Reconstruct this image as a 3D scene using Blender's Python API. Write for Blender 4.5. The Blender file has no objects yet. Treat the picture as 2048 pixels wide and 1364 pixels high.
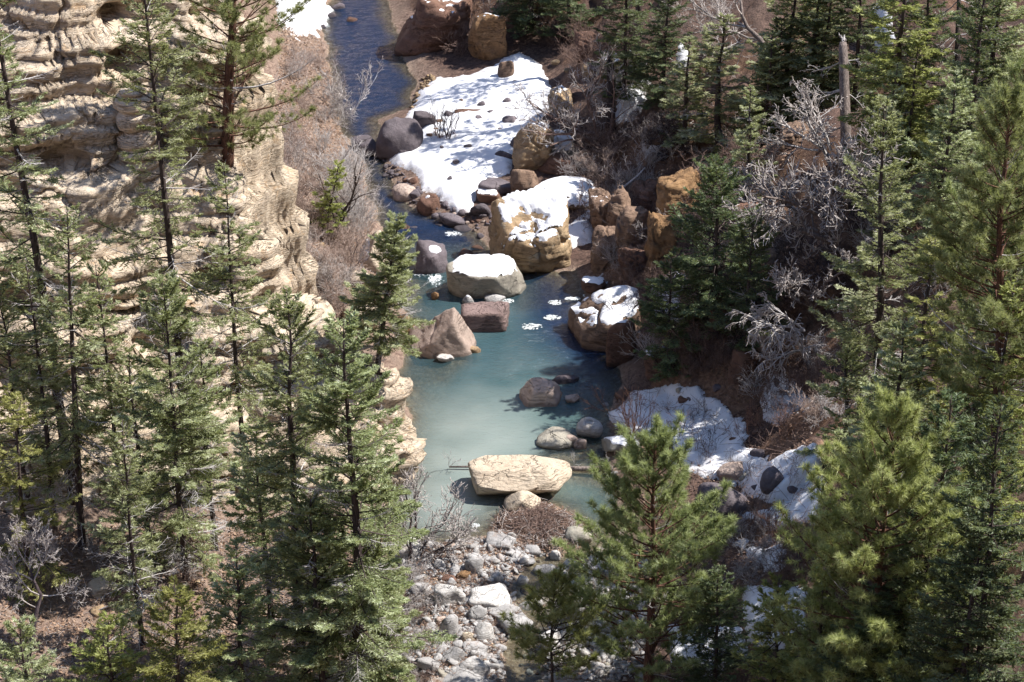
import bpy, math, random
import numpy as np
from math import radians as RAD

rng0 = np.random.default_rng(7)
scene = bpy.context.scene
COL = scene.collection

# ------------------------------------------------------------------ camera
PITCH = RAD(28.0)
DIST = 110.0
FPX = 4950.0                       # focal length in photo pixels (2048 wide)
CAM = np.array([0.0, -DIST * math.cos(PITCH), DIST * math.sin(PITCH)])
FWD = np.array([0.0, math.cos(PITCH), -math.sin(PITCH)])
UPV = np.array([0.0, math.sin(PITCH), math.cos(PITCH)])
RGT = np.array([1.0, 0.0, 0.0])
SUN = np.array([0.60, 0.13, 0.785]); SUN /= np.linalg.norm(SUN)


def ray(px, py):
    d = FWD + RGT * ((px - 1024.0) / FPX) - UPV * ((py - 682.0) / FPX)
    return d


def G(px, py, z=0.0):
    d = ray(px, py)
    t = (z - CAM[2]) / d[2]
    return CAM + d * t


def proj(P):
    Q = np.asarray(P, float) - CAM
    w = Q @ FWD
    return 1024 + FPX * (Q @ RGT) / w, 682 - FPX * (Q @ UPV) / w, FPX / w


# ------------------------------------------------------------------ noise
def _hash(ix, iy, iz, seed):
    h = (ix.astype(np.int64) * 374761393 + iy.astype(np.int64) * 668265263 + iz.astype(np.int64) * 2147483647 + seed * 1274126177) & 0xFFFFFFFF
    h = ((h ^ (h >> 13)) * 1274126177) & 0xFFFFFFFF
    h = ((h ^ (h >> 16)) * 2246822519) & 0xFFFFFFFF
    return ((h ^ (h >> 15)) & 0xFFFFFF) / float(0xFFFFFF)


def vnoise(p, seed=0):
    p = np.asarray(p, float)
    i = np.floor(p)
    f = p - i
    f = f * f * f * (f * (f * 6 - 15) + 10)
    ix, iy, iz = i[..., 0], i[..., 1], i[..., 2]
    out = 0
    for dx in (0, 1):
        wx = f[..., 0] if dx else 1 - f[..., 0]
        for dy in (0, 1):
            wy = f[..., 1] if dy else 1 - f[..., 1]
            for dz in (0, 1):
                wz = f[..., 2] if dz else 1 - f[..., 2]
                out = out + wx * wy * wz * _hash(ix + dx, iy + dy, iz + dz, seed)
    return out * 2 - 1


def fbm(p, seed=0, oct=4, gain=0.5):
    p = np.asarray(p, float)
    a, s, tot = 1.0, 0.0, 0.0
    for k in range(oct):
        s = s + a * vnoise(p * (2.03 ** k) + 17.3 * k, seed + k)
        tot += a
        a *= gain
    return s / tot


def n2(x, y, sc, seed, oct=3):
    p = np.stack([x / sc, y / sc, np.zeros_like(x)], -1)
    return fbm(p, seed, oct)


def sstep(a, b, x):
    t = np.clip((x - a) / (b - a), 0, 1)
    return t * t * (3 - 2 * t)


def smin(a, b, k):
    h = np.clip(0.5 + 0.5 * (b - a) / k, 0, 1)
    return b * (1 - h) + a * h - k * h * (1 - h)


# ------------------------------------------------------------------ polygons
def seg_dist(x, y, poly, closed=False):
    poly = np.asarray(poly, float)
    n = len(poly)
    best = np.full(np.shape(x), 1e9)
    for i in range(n if closed else n - 1):
        a, b = poly[i], poly[(i + 1) % n]
        dx, dy = b - a
        L = dx * dx + dy * dy + 1e-12
        t = np.clip(((x - a[0]) * dx + (y - a[1]) * dy) / L, 0, 1)
        d = np.hypot(x - a[0] - t * dx, y - a[1] - t * dy)
        best = np.minimum(best, d)
    return best


def inside(x, y, poly):
    poly = np.asarray(poly, float)
    c = np.zeros(np.shape(x), bool)
    n = len(poly)
    for i in range(n):
        x1, y1 = poly[i]
        x2, y2 = poly[(i + 1) % n]
        m = (y1 > y) != (y2 > y)
        xi = (x2 - x1) * (y - y1) / (y2 - y1 + 1e-12) + x1
        c ^= m & (x < xi)
    return c


def sdf(x, y, poly):
    d = seg_dist(x, y, poly, True)
    return np.where(inside(x, y, poly), d, -d)


# ------------------------------------------------------------------ mesh making
def mk(name, V, F, mat, parent=None, attrs=None, smooth=False, link=True):
    """numpy verts + faces (array n x k, or list of such arrays) -> ONE mesh object"""
    Fs = F if isinstance(F, list) else [F]
    Fs = [np.asarray(f, np.int32) for f in Fs if len(f)]
    me = bpy.data.meshes.new(name)
    V = np.ascontiguousarray(V, np.float32)
    me.vertices.add(len(V))
    me.vertices.foreach_set('co', V.ravel())
    li = np.concatenate([f.ravel() for f in Fs])
    cnt = np.concatenate([np.full(len(f), f.shape[1], np.int32) for f in Fs])
    st = np.concatenate([[0], np.cumsum(cnt)[:-1]]).astype(np.int32)
    me.loops.add(len(li))
    me.loops.foreach_set('vertex_index', li)
    me.polygons.add(len(cnt))
    me.polygons.foreach_set('loop_start', st)
    me.polygons.foreach_set('loop_total', cnt)
    if smooth:
        me.polygons.foreach_set('use_smooth', np.ones(len(cnt), bool))
    for k, a in (attrs or {}).items():
        dom = 'POINT' if len(a) == len(V) else 'FACE'
        at = me.attributes.new(k, 'FLOAT', dom)
        at.data.foreach_set('value', np.ascontiguousarray(a, np.float32))
    me.update(calc_edges=True)
    me.validate()
    if mat is not None:
        me.materials.append(mat)
    if not link:
        return me
    o = bpy.data.objects.new(name, me)
    COL.objects.link(o)
    if parent is not None:
        o.parent = parent
    return o


def tag(o, label=None, cat=None, group=None, kind=None):
    if label: o['label'] = label
    if cat: o['category'] = cat
    if group: o['group'] = group
    if kind: o['kind'] = kind
    return o


def empty(name, loc, rz=0.0, sc=1.0):
    o = bpy.data.objects.new(name, None)
    COL.objects.link(o)
    o.location = loc
    o.rotation_euler = (0, 0, rz)
    o.scale = (sc, sc, sc) if np.isscalar(sc) else sc
    o.empty_display_size = 0.3
    return o


def copy_tree(o, parent=None):
    c = o.copy()
    COL.objects.link(c)
    c.parent = parent
    for ch in list(o.children):
        copy_tree(ch, c)
    return c


def grid_faces(nu, nv):
    i, j = np.meshgrid(np.arange(nu - 1), np.arange(nv - 1), indexing='ij')
    a = (i * nv + j).ravel()
    return np.stack([a, a + nv, a + nv + 1, a + 1], -1)


def compact(V, F, attrs=None):
    used = np.unique(F)
    m = np.full(len(V), -1, np.int64)
    m[used] = np.arange(len(used))
    at = {k: a[used] for k, a in (attrs or {}).items()}
    return V[used], m[F], at


def frames(D):
    """two perpendicular unit vectors for each direction"""
    D = D / (np.linalg.norm(D, axis=-1, keepdims=True) + 1e-9)
    ref = np.where(np.abs(D[..., 2:3]) > 0.9, np.array([1.0, 0, 0]), np.array([0, 0, 1.0]))
    U = np.cross(D, ref)
    U /= np.linalg.norm(U, axis=-1, keepdims=True) + 1e-9
    W = np.cross(D, U)
    return D, U, W


def tubes(A, B, ra, rb, k=4):
    A = np.asarray(A, float); B = np.asarray(B, float)
    n = len(A)
    D, U, W = frames(B - A)
    ang = np.arange(k) * 2 * math.pi / k
    ring = np.cos(ang)[None, :, None] * U[:, None, :] + np.sin(ang)[None, :, None] * W[:, None, :]
    V = np.concatenate([A[:, None, :] + ring * np.asarray(ra)[:, None, None], B[:, None, :] + ring * np.asarray(rb)[:, None, None]], 1)
    base = (np.arange(n) * 2 * k)[:, None]
    j = np.arange(k)[None, :]
    j2 = (j + 1) % k
    F = np.stack([base + j, base + j2, base + k + j2, base + k + j], -1).reshape(-1, 4)
    return V.reshape(-1, 3), F


def path_tube(P, R, k=8, rough=0.0, seed=0, cap=True):
    """one continuous tube along points P with radii R"""
    P = np.asarray(P, float); R = np.asarray(R, float)
    n = len(P)
    T = np.gradient(P, axis=0)
    D, U, W = frames(T)
    # keep frames from flipping
    for i in range(1, n):
        u = U[i - 1] - D[i] * np.dot(U[i - 1], D[i])
        u /= np.linalg.norm(u) + 1e-9
        U[i] = u
        W[i] = np.cross(D[i], u)
    ang = np.arange(k) * 2 * math.pi / k
    rr = np.ones((n, k))
    if rough:
        q = np.stack(np.meshgrid(np.arange(n) * 0.35, np.arange(k) * 1.3, indexing='ij') + [np.full((n, k), seed * 3.1)], -1)
        rr = 1 + rough * fbm(q, seed, 2)
    V = P[:, None, :] + (np.cos(ang)[None, :, None] * U[:, None, :] + np.sin(ang)[None, :, None] * W[:, None, :]) * (R[:, None] * rr)[:, :, None]
    i = np.arange(n - 1)[:, None] * k
    j = np.arange(k)[None, :]
    j2 = (j + 1) % k
    F = np.stack([i + j, i + j2, i + k + j2, i + k + j], -1).reshape(-1, 4)
    V = V.reshape(-1, 3)
    fs = [F]
    if cap:
        V = np.vstack([V, P[:1], P[-1:]])
        jj = np.arange(k)
        fs.append(np.stack([(jj + 1) % k, jj, np.full(k, n * k)], -1))
        fs.append(np.stack([(n - 1) * k + jj, (n - 1) * k + (jj + 1) % k, np.full(k, n * k + 1)], -1))
    return V, fs


class MB:
    """collects pieces of one mesh"""
    def __init__(self):
        self.V, self.F3, self.F4, self.T, self.n = [], [], [], [], 0

    def add(self, V, F, tint=None):
        for f in (F if isinstance(F, list) else [F]):
            f = np.asarray(f)
            if len(f):
                (self.F3 if f.shape[1] == 3 else self.F4).append(f + self.n)
        self.V.append(V)
        self.T.append(np.full(len(V), 0.5) if tint is None else np.broadcast_to(tint, (len(V),)))
        self.n += len(V)

    def build(self, name, mat, parent=None, smooth=False, link=True):
        F = []
        if self.F3: F.append(np.concatenate(self.F3))
        if self.F4: F.append(np.concatenate(self.F4))
        return mk(name, np.concatenate(self.V), F, mat, parent, {'tint': np.concatenate(self.T)}, smooth, link)


# ------------------------------------------------------------------ materials
def new_mat(name):
    m = bpy.data.materials.new(name)
    m.use_nodes = True
    nt = m.node_tree
    for n in list(nt.nodes):
        nt.nodes.remove(n)
    out = nt.nodes.new('ShaderNodeOutputMaterial')
    return m, nt, out


class NT:
    def __init__(self, nt):
        self.nt = nt

    def n(self, typ, **kw):
        nd = self.nt.nodes.new('ShaderNode' + typ)
        ins = kw.pop('ins', {})
        for k, v in kw.items():
            setattr(nd, k, v)
        for k, v in ins.items():
            self.set(nd.inputs[k], v)
        return nd

    def set(self, sock, v):
        if isinstance(v, bpy.types.NodeSocket):
            self.nt.links.new(v, sock)
        elif isinstance(v, (tuple, list)) and len(v) == 3 and sock.type == 'RGBA':
            sock.default_value = (*v, 1)
        else:
            sock.default_value = v

    def noise(self, vec, scale, detail=4, rough=0.55, dist=0.0):
        nd = self.n('TexNoise', ins={'Scale': scale, 'Detail': detail, 'Roughness': rough, 'Distortion': dist})
        if vec is not None:
            self.nt.links.new(vec, nd.inputs['Vector'])
        return nd.outputs['Fac']

    def ramp(self, fac, stops, interp='LINEAR'):
        nd = self.n('ValToRGB')
        cr = nd.color_ramp
        cr.interpolation = interp
        while len(cr.elements) < len(stops):
            cr.elements.new(0.5)
        for e, (p, c) in zip(cr.elements, stops):
            e.position = p
            e.color = (*c, 1) if len(c) == 3 else c
        self.nt.links.new(fac, nd.inputs['Fac'])
        return nd.outputs['Color']

    def mix(self, fac, a, b, mode='MIX'):
        nd = self.n('Mix', data_type='RGBA', blend_type=mode)
        self.set(nd.inputs['Factor'], fac)
        self.set(nd.inputs['A'], a)
        self.set(nd.inputs['B'], b)
        # colour sockets are the 6th/7th inputs of the Mix node
        return nd.outputs['Result']

    def math(self, op, a, b=0.0, clamp=False):
        nd = self.n('Math', operation=op, use_clamp=clamp)
        self.set(nd.inputs[0], a)
        self.set(nd.inputs[1], b)
        return nd.outputs[0]

    def rng(self, v, a, b, c=0.0, d=1.0):
        nd = self.n('MapRange', ins={'Value': v, 'From Min': a, 'From Max': b, 'To Min': c, 'To Max': d})
        return nd.outputs['Result']

    def attr(self, name):
        return self.n('Attribute', attribute_name=name).outputs['Fac']

    def scaled(self, vec, s):
        nd = self.n('Mapping', ins={'Scale': s})
        self.nt.links.new(vec, nd.inputs['Vector'])
        return nd.outputs['Vector']

    def bump(self, h, strength, dist, normal=None):
        nd = self.n('Bump', ins={'Height': h, 'Strength': strength, 'Distance': dist})
        if normal is not None:
            self.nt.links.new(normal, nd.inputs['Normal'])
        return nd.outputs['Normal']


def mixc(T, fac, a, b, mode='MIX'):
    nd = T.nt.nodes.new('ShaderNodeMix')
    nd.data_type = 'RGBA'
    nd.blend_type = mode
    fs = [s for s in nd.inputs if s.type == 'VALUE'][0]
    cs = [s for s in nd.inputs if s.type == 'RGBA']
    T.set(fs, fac)
    for s, v in zip(cs, (a, b)):
        T.set(s, v)
    return [s for s in nd.outputs if s.type == 'RGBA'][0]


NT.mix = lambda self, fac, a, b, mode='MIX': mixc(self, fac, a, b, mode)


def principled(T, out, color, rough=0.85, normal=None, spec=0.25):
    p = T.n('BsdfPrincipled', ins={'Base Color': color, 'Roughness': rough})
    p.inputs['Specular IOR Level'].default_value = spec
    if normal is not None:
        T.nt.links.new(normal, p.inputs['Normal'])
    T.nt.links.new(p.outputs[0], out.inputs['Surface'])
    return p


def rock_material(name, light, mid, dark, strata=0.0, stain=0.4, stain_col=(0.09, 0.07, 0.065), patch=None, bands=3.0, fine=1.0):
    m, nt, out = new_mat(name)
    T = NT(nt)
    geo = T.n('NewGeometry').outputs['Position']
    obj = T.n('TexCoord').outputs['Object']
    rnd = T.n('ObjectInfo').outputs['Random']
    big = T.noise(geo, 0.45, 5, 0.6)
    med = T.noise(geo, 2.3, 5, 0.65, 0.4)
    fin = T.noise(geo, 13.0 * fine, 6, 0.75)
    c = T.ramp(T.math('ADD', T.math('MULTIPLY', big, 0.55), T.math('MULTIPLY', med, 0.45)), [(0.32, dark), (0.5, mid), (0.68, light)])
    h = T.math('ADD', T.math('MULTIPLY', med, 0.6), T.math('MULTIPLY', fin, 0.4))
    if strata:
        v = T.n('Mapping', ins={'Scale': (0.25, 0.25, bands)})
        nt.links.new(geo, v.inputs['Vector'])
        v2 = T.n('VectorMath', operation='ADD')
        nt.links.new(v.outputs[0], v2.inputs[0])
        w = T.n('TexNoise', ins={'Scale': 0.5, 'Detail': 2.0})
        nt.links.new(geo, w.inputs['Vector'])
        nt.links.new(w.outputs['Color'], v2.inputs[1])
        s1 = T.noise(v2.outputs[0], 2.2, 5, 0.7)
        cs = T.ramp(s1, [(0.33, dark), (0.47, light), (0.56, mid), (0.68, light)])
        c = T.mix(strata * 0.75, c, cs)
        s2 = T.noise(v2.outputs[0], 4.6, 3, 0.6)
        crk = T.math('ABSOLUTE', T.math('SUBTRACT', s2, 0.5))
        crf = T.rng(crk, 0.0, 0.022, 1.0, 0.0)
        gate = T.rng(T.noise(geo, 0.7, 3, 0.6), 0.42, 0.58)
        crf = T.math('MULTIPLY', crf, gate, True)
        c = T.mix(T.math('MULTIPLY', crf, 0.75 * min(1.0, strata * 1.4)), c, tuple(x * 0.30 for x in dark))
        h = T.math('SUBTRACT', h, T.math('MULTIPLY', crf, 1.6 * strata))
        h = T.math('ADD', h, T.math('MULTIPLY', s1, 1.6 * strata))
    st = T.noise(geo, 0.9, 6, 0.72, 0.8)
    stf = T.rng(st, 0.54, 0.68, 0.0, stain)
    c = T.mix(stf, c, stain_col)
    if patch:
        pf = T.rng(T.noise(geo, 1.3, 5, 0.7, 0.5), 0.58, 0.66, 0.0, 0.75)
        c = T.mix(pf, c, patch)
    vo = T.n('TexVoronoi', feature='DISTANCE_TO_EDGE', ins={'Scale': 0.55})
    wv = T.n('VectorMath', operation='ADD')
    nt.links.new(geo, wv.inputs[0])
    wn_ = T.n('TexNoise', ins={'Scale': 1.6, 'Detail': 4.0})
    nt.links.new(geo, wn_.inputs['Vector'])
    nt.links.new(wn_.outputs['Color'], wv.inputs[1])
    nt.links.new(wv.outputs[0], vo.inputs['Vector'])
    ck = T.rng(vo.outputs['Distance'], 0.0, 0.012, 1.0, 0.0)
    ck = T.math('MULTIPLY', ck, T.rng(T.noise(geo, 1.1, 2, 0.5), 0.50, 0.6), True)
    c = T.mix(T.math('MULTIPLY', ck, 0.5), c, tuple(x * 0.35 for x in dark))
    h = T.math('SUBTRACT', h, T.math('MULTIPLY', ck, 1.1))
    c = T.mix(T.rng(fin, 0.3, 0.75, 0.0, 0.35), c, tuple(x * 0.5 for x in mid))
    zz = T.n('SeparateXYZ', ins={0: geo}).outputs[2]
    wet = T.rng(T.math('ADD', zz, T.math('MULTIPLY', T.math('SUBTRACT', med, 0.5), 0.35)), 0.20, 0.09, 0.0, 0.6)
    c = T.mix(wet, c, tuple(x * 0.32 for x in mid))
    hv = T.n('HueSaturation', ins={'Color': c, 'Value': T.rng(rnd, 0, 1, 0.85, 1.15)})
    nrm = T.bump(h, 0.9, 0.13)
    principled(T, out, hv.outputs['Color'], 0.88, nrm, 0.2)
    return m


M = {}
M['cliff'] = rock_material('cliff sandstone', (0.76, 0.665, 0.55), (0.63, 0.50, 0.365), (0.40, 0.27, 0.17), 0.8, 0.5, (0.17, 0.135, 0.12), (0.60, 0.40, 0.235), 4.0)
M['sand'] = rock_material('pale sandstone', (0.62, 0.53, 0.42), (0.54, 0.44, 0.335), (0.42, 0.32, 0.23), 0.5, 0.2, (0.24, 0.19, 0.155), None, 3.0)
M['pink'] = rock_material('pinkish rock', (0.55, 0.44, 0.375), (0.46, 0.355, 0.30), (0.33, 0.245, 0.205), 0.25, 0.25, (0.17, 0.125, 0.11), None, 3.0)
M['orange'] = rock_material('orange rock', (0.36, 0.225, 0.115), (0.26, 0.15, 0.075), (0.15, 0.085, 0.05), 0.5, 0.6, (0.08, 0.06, 0.055), None, 3.0)
M['tan'] = rock_material('weathered tan rock', (0.50, 0.38, 0.24), (0.36, 0.25, 0.15), (0.20, 0.13, 0.085), 0.4, 0.75, (0.10, 0.085, 0.075), (0.36, 0.35, 0.30), 3.0)
M['grey'] = rock_material('grey rock', (0.50, 0.485, 0.48), (0.38, 0.365, 0.36), (0.25, 0.235, 0.23), 0.25, 0.35, (0.17, 0.145, 0.13), (0.40, 0.33, 0.29), 3.0)
M['white'] = rock_material('whitish rock', (0.66, 0.64, 0.62), (0.55, 0.525, 0.505), (0.41, 0.38, 0.355), 0.25, 0.3, (0.26, 0.22, 0.195), (0.45, 0.38, 0.33), 3.0)
M['dark'] = rock_material('dark basalt', (0.20, 0.17, 0.18), (0.125, 0.105, 0.115), (0.07, 0.06, 0.065), 0.0, 0.3, (0.05, 0.045, 0.05), None, 3.0)
M['red'] = rock_material('red brown rock', (0.24, 0.145, 0.105), (0.17, 0.095, 0.07), (0.10, 0.06, 0.048), 0.3, 0.4, (0.06, 0.045, 0.042), None, 3.0)
M['brown'] = rock_material('shaded brown rock', (0.32, 0.22, 0.155), (0.22, 0.145, 0.105), (0.12, 0.08, 0.062), 0.4, 0.5, (0.07, 0.055, 0.05), None, 3.0)
M['purple'] = rock_material('purplish banded rock', (0.27, 0.20, 0.185), (0.20, 0.14, 0.13), (0.13, 0.09, 0.085), 0.6, 0.3, (0.09, 0.07, 0.07), None, 3.0)
M['lichen'] = rock_material('lichen grey rock', (0.46, 0.43, 0.36), (0.33, 0.30, 0.25), (0.18, 0.16, 0.14), 0.15, 0.6, (0.10, 0.09, 0.08), (0.42, 0.42, 0.36), 3.0)


def ground_material():
    m, nt, out = new_mat('forest floor')
    T = NT(nt)
    geo = T.n('NewGeometry').outputs['Position']
    a = T.noise(geo, 0.6, 6, 0.65, 0.3)
    b = T.noise(geo, 5.0, 5, 0.7, 0.5)
    f = T.noise(geo, 22.0, 3, 0.7)
    litter = T.ramp(b, [(0.30, (0.085, 0.055, 0.045)), (0.46, (0.21, 0.145, 0.115)), (0.58, (0.33, 0.24, 0.19)), (0.72, (0.42, 0.31, 0.245))])
    soil = T.ramp(f, [(0.3, (0.16, 0.115, 0.09)), (0.7, (0.36, 0.27, 0.215))])
    c = T.mix(T.rng(a, 0.42, 0.6), litter, soil)
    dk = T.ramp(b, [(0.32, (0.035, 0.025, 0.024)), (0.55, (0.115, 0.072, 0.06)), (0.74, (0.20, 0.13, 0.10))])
    c = T.mix(T.attr('right_shade'), c, dk)  # shade of the right slope put into the soil colour
    sep = T.n('SeparateXYZ', ins={0: T.n('NewGeometry').outputs['Normal']})
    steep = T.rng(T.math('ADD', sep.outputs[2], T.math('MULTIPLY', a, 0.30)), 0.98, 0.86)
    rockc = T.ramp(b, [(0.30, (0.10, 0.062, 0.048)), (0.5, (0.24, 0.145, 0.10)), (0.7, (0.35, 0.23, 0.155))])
    c = T.mix(T.math('MULTIPLY', steep, T.attr('right_shade'), True), c, rockc)
    vor = T.n('TexVoronoi', ins={'Scale': 7.0})
    nt.links.new(geo, vor.inputs['Vector'])
    g = T.ramp(vor.outputs['Color'], [(0.1, (0.22, 0.19, 0.17)), (0.5, (0.39, 0.345, 0.315)), (0.9, (0.54, 0.51, 0.48))])
    g = T.mix(T.rng(b, 0.45, 0.62), g, (0.27, 0.17, 0.115))
    c = T.mix(T.attr('gravel'), c, g)
    bed = T.ramp(b, [(0.3, (0.10, 0.075, 0.05)), (0.52, (0.24, 0.17, 0.115)), (0.75, (0.38, 0.30, 0.22))])
    bed = T.mix(0.55, bed, T.ramp(vor.outputs['Color'], [(0.1, (0.09, 0.07, 0.055)), (0.5, (0.24, 0.18, 0.13)), (0.9, (0.42, 0.36, 0.29))]))
    c = T.mix(T.attr('bed'), c, bed)
    h = T.math('ADD', b, T.math('MULTIPLY', f, 0.5))
    principled(T, out, c, 0.95, T.bump(h, 0.9, 0.15), 0.1)
    return m


M['ground'] = ground_material()


def snow_material():
    m, nt, out = new_mat('old snow')
    T = NT(nt)
    geo = T.n('NewGeometry').outputs['Position']
    a = T.noise(geo, 1.1, 5, 0.6)
    b = T.noise(geo, 9.0, 4, 0.7)
    dirt = T.noise(geo, 4.0, 6, 0.75, 0.6)
    c = T.ramp(a, [(0.3, (0.62, 0.63, 0.67)), (0.7, (0.79, 0.79, 0.815))])
    c = T.mix(T.rng(dirt, 0.60, 0.70, 0, 0.5), c, (0.38, 0.30, 0.25))
    ed = T.math('MULTIPLY', T.attr('edge'), T.rng(dirt, 0.40, 0.62), True)
    c = T.mix(T.math('MULTIPLY', ed, 0.75), c, (0.26, 0.20, 0.165))
    p = principled(T, out, c, 0.7, T.bump(T.math('ADD', a, T.math('MULTIPLY', b, 0.3)), 0.6, 0.12), 0.3)
    return m


M['snow'] = snow_material()


def water_material():
    m, nt, out = new_mat('creek water')
    T = NT(nt)
    geo = T.n('NewGeometry').outputs['Position']
    v = T.scaled(geo, (0.75, 1.5, 1.0))
    rip = T.noise(v, 2.6, 5, 0.6, 0.8)
    fine = T.noise(T.scaled(geo, (1.0, 2.0, 1.0)), 9.0, 3, 0.6, 0.5)
    rough = T.attr('rough')
    hgt = T.math('ADD', rip, T.math('MULTIPLY', fine, 0.35))
    bn = T.n('Bump', ins={'Distance': 0.12, 'Height': hgt, 'Strength': T.rng(rough, 0, 1, 0.22, 1.0)})
    nrm = bn.outputs['Normal']
    pale = T.attr('pale')
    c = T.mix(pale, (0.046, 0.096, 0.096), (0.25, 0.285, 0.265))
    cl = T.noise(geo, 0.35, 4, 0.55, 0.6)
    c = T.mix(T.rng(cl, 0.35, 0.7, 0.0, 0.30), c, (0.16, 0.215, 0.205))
    c = T.mix(T.attr('shade_blue'), c, (0.008, 0.022, 0.058))  # shade and sky reflection painted into the water colour as dark blue
    body = T.n('BsdfDiffuse', ins={'Color': c})
    tr = T.n('BsdfTransparent', ins={'Color': (0.80, 0.84, 0.80)})
    mx = T.n('MixShader')
    nt.links.new(T.attr('murk'), mx.inputs[0])
    nt.links.new(tr.outputs[0], mx.inputs[1])
    nt.links.new(body.outputs[0], mx.inputs[2])
    gl = T.n('BsdfGlossy', ins={'Color': (1, 1, 1), 'Roughness': 0.06, 'Normal': nrm})
    fr = T.n('Fresnel', ins={'IOR': 1.34, 'Normal': nrm})
    mg = T.n('MixShader')
    nt.links.new(T.math('MULTIPLY', fr.outputs[0], 1.0, True), mg.inputs[0])
    nt.links.new(mx.outputs[0], mg.inputs[1])
    nt.links.new(gl.outputs[0], mg.inputs[2])
    fo = T.n('BsdfDiffuse', ins={'Color': (0.80, 0.83, 0.85)})
    fn = T.noise(T.scaled(geo, (1.0, 0.6, 1.0)), 5.0, 6, 0.75, 1.2)
    ff = T.rng(T.math('ADD', fn, T.rng(T.attr('foam'), 0, 1, -0.55, 0.12)), 0.48, 0.60, 0.0, 0.85)
    mf = T.n('MixShader')
    nt.links.new(ff, mf.inputs[0])
    nt.links.new(mg.outputs[0], mf.inputs[1])
    nt.links.new(fo.outputs[0], mf.inputs[2])
    nt.links.new(mf.outputs[0], out.inputs['Surface'])
    return m


M['water'] = water_material()
_m, _nt, _out = new_mat('foam')
principled(NT(_nt), _out, (0.55, 0.58, 0.58, 1), 0.8, None, 0.2)
M['foam'] = _m


def leaf_material(name, dark, mid, light, trans=0.3, hue=0.06):
    m, nt, out = new_mat(name)
    T = NT(nt)
    t = T.attr('tint')
    rnd = T.n('ObjectInfo').outputs['Random']
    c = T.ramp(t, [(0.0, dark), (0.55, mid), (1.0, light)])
    hv = T.n('HueSaturation', ins={'Color': c, 'Hue': T.rng(rnd, 0, 1, 0.5 - hue * 0.25, 0.5 + hue * 0.25), 'Value': T.rng(rnd, 0, 1, 0.88, 1.14)})
    p = T.n('BsdfPrincipled', ins={'Base Color': hv.outputs[0], 'Roughness': 0.5})
    p.inputs['Specular IOR Level'].default_value = 0.35
    tl = T.n('BsdfTranslucent', ins={'Color': T.mix(0.45, hv.outputs[0], (0.42, 0.46, 0.12))})
    mx = T.n('MixShader', ins={0: trans})
    nt.links.new(p.outputs[0], mx.inputs[1])
    nt.links.new(tl.outputs[0], mx.inputs[2])
    nt.links.new(mx.outputs[0], out.inputs['Surface'])
    return m


M['fir'] = leaf_material('fir needles', (0.13, 0.15, 0.068), (0.35, 0.39, 0.20), (0.62, 0.65, 0.46), 0.50)
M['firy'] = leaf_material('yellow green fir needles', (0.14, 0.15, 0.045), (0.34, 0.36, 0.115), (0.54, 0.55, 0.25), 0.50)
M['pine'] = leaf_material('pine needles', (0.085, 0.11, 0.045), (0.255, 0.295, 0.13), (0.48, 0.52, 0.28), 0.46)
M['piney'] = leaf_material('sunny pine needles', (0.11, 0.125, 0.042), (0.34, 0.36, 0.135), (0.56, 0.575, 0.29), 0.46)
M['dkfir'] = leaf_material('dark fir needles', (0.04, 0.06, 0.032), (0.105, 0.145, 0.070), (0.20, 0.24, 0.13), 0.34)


def bark_material(name, a, b):
    m, nt, out = new_mat(name)
    T = NT(nt)
    geo = T.n('NewGeometry').outputs['Position']
    n1 = T.noise(T.scaled(geo, (1, 1, 0.2)), 14.0, 4, 0.7)
    c = T.ramp(n1, [(0.35, a), (0.65, b)])
    principled(T, out, c, 0.9, T.bump(n1, 0.9, 0.04), 0.15)
    return m


M['bark'] = bark_material('fir bark', (0.035, 0.026, 0.024), (0.105, 0.082, 0.078))
M['pbark'] = bark_material('ponderosa bark', (0.055, 0.030, 0.024), (0.20, 0.105, 0.075))
M['deadwood'] = bark_material('weathered grey twigs', (0.30, 0.275, 0.27), (0.58, 0.55, 0.54))
M['palewood'] = bark_material('pale bare twigs', (0.33, 0.29, 0.28), (0.58, 0.53, 0.50))
M['brush'] = bark_material('brown bare twigs', (0.10, 0.065, 0.055), (0.28, 0.195, 0.165))
M['palebrush'] = bark_material('pinkish tan bare twigs', (0.24, 0.175, 0.15), (0.47, 0.37, 0.32))
M['darktwig'] = bark_material('dark bare stems', (0.04, 0.03, 0.032), (0.11, 0.085, 0.09))
M['redtwig'] = bark_material('red bare stems', (0.16, 0.085, 0.06), (0.36, 0.20, 0.14))
M['driftwood'] = bark_material('brown driftwood', (0.12, 0.075, 0.06), (0.36, 0.25, 0.20))
M['log'] = bark_material('grey log', (0.085, 0.066, 0.06), (0.26, 0.215, 0.195))
M['litter'] = leaf_material('leaf litter', (0.10, 0.06, 0.045), (0.25, 0.155, 0.105), (0.42, 0.29, 0.2), 0.1, 0.02)
SKY_STRENGTH = 0.125; SUN_STRENGTH = 5.0; EXPOSURE = 0.92
# ------------------------------------------------------------------ terrain
def gxy(pts, z=0.0):
    return np.array([G(px, py, z)[:2] for px, py in pts])


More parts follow.
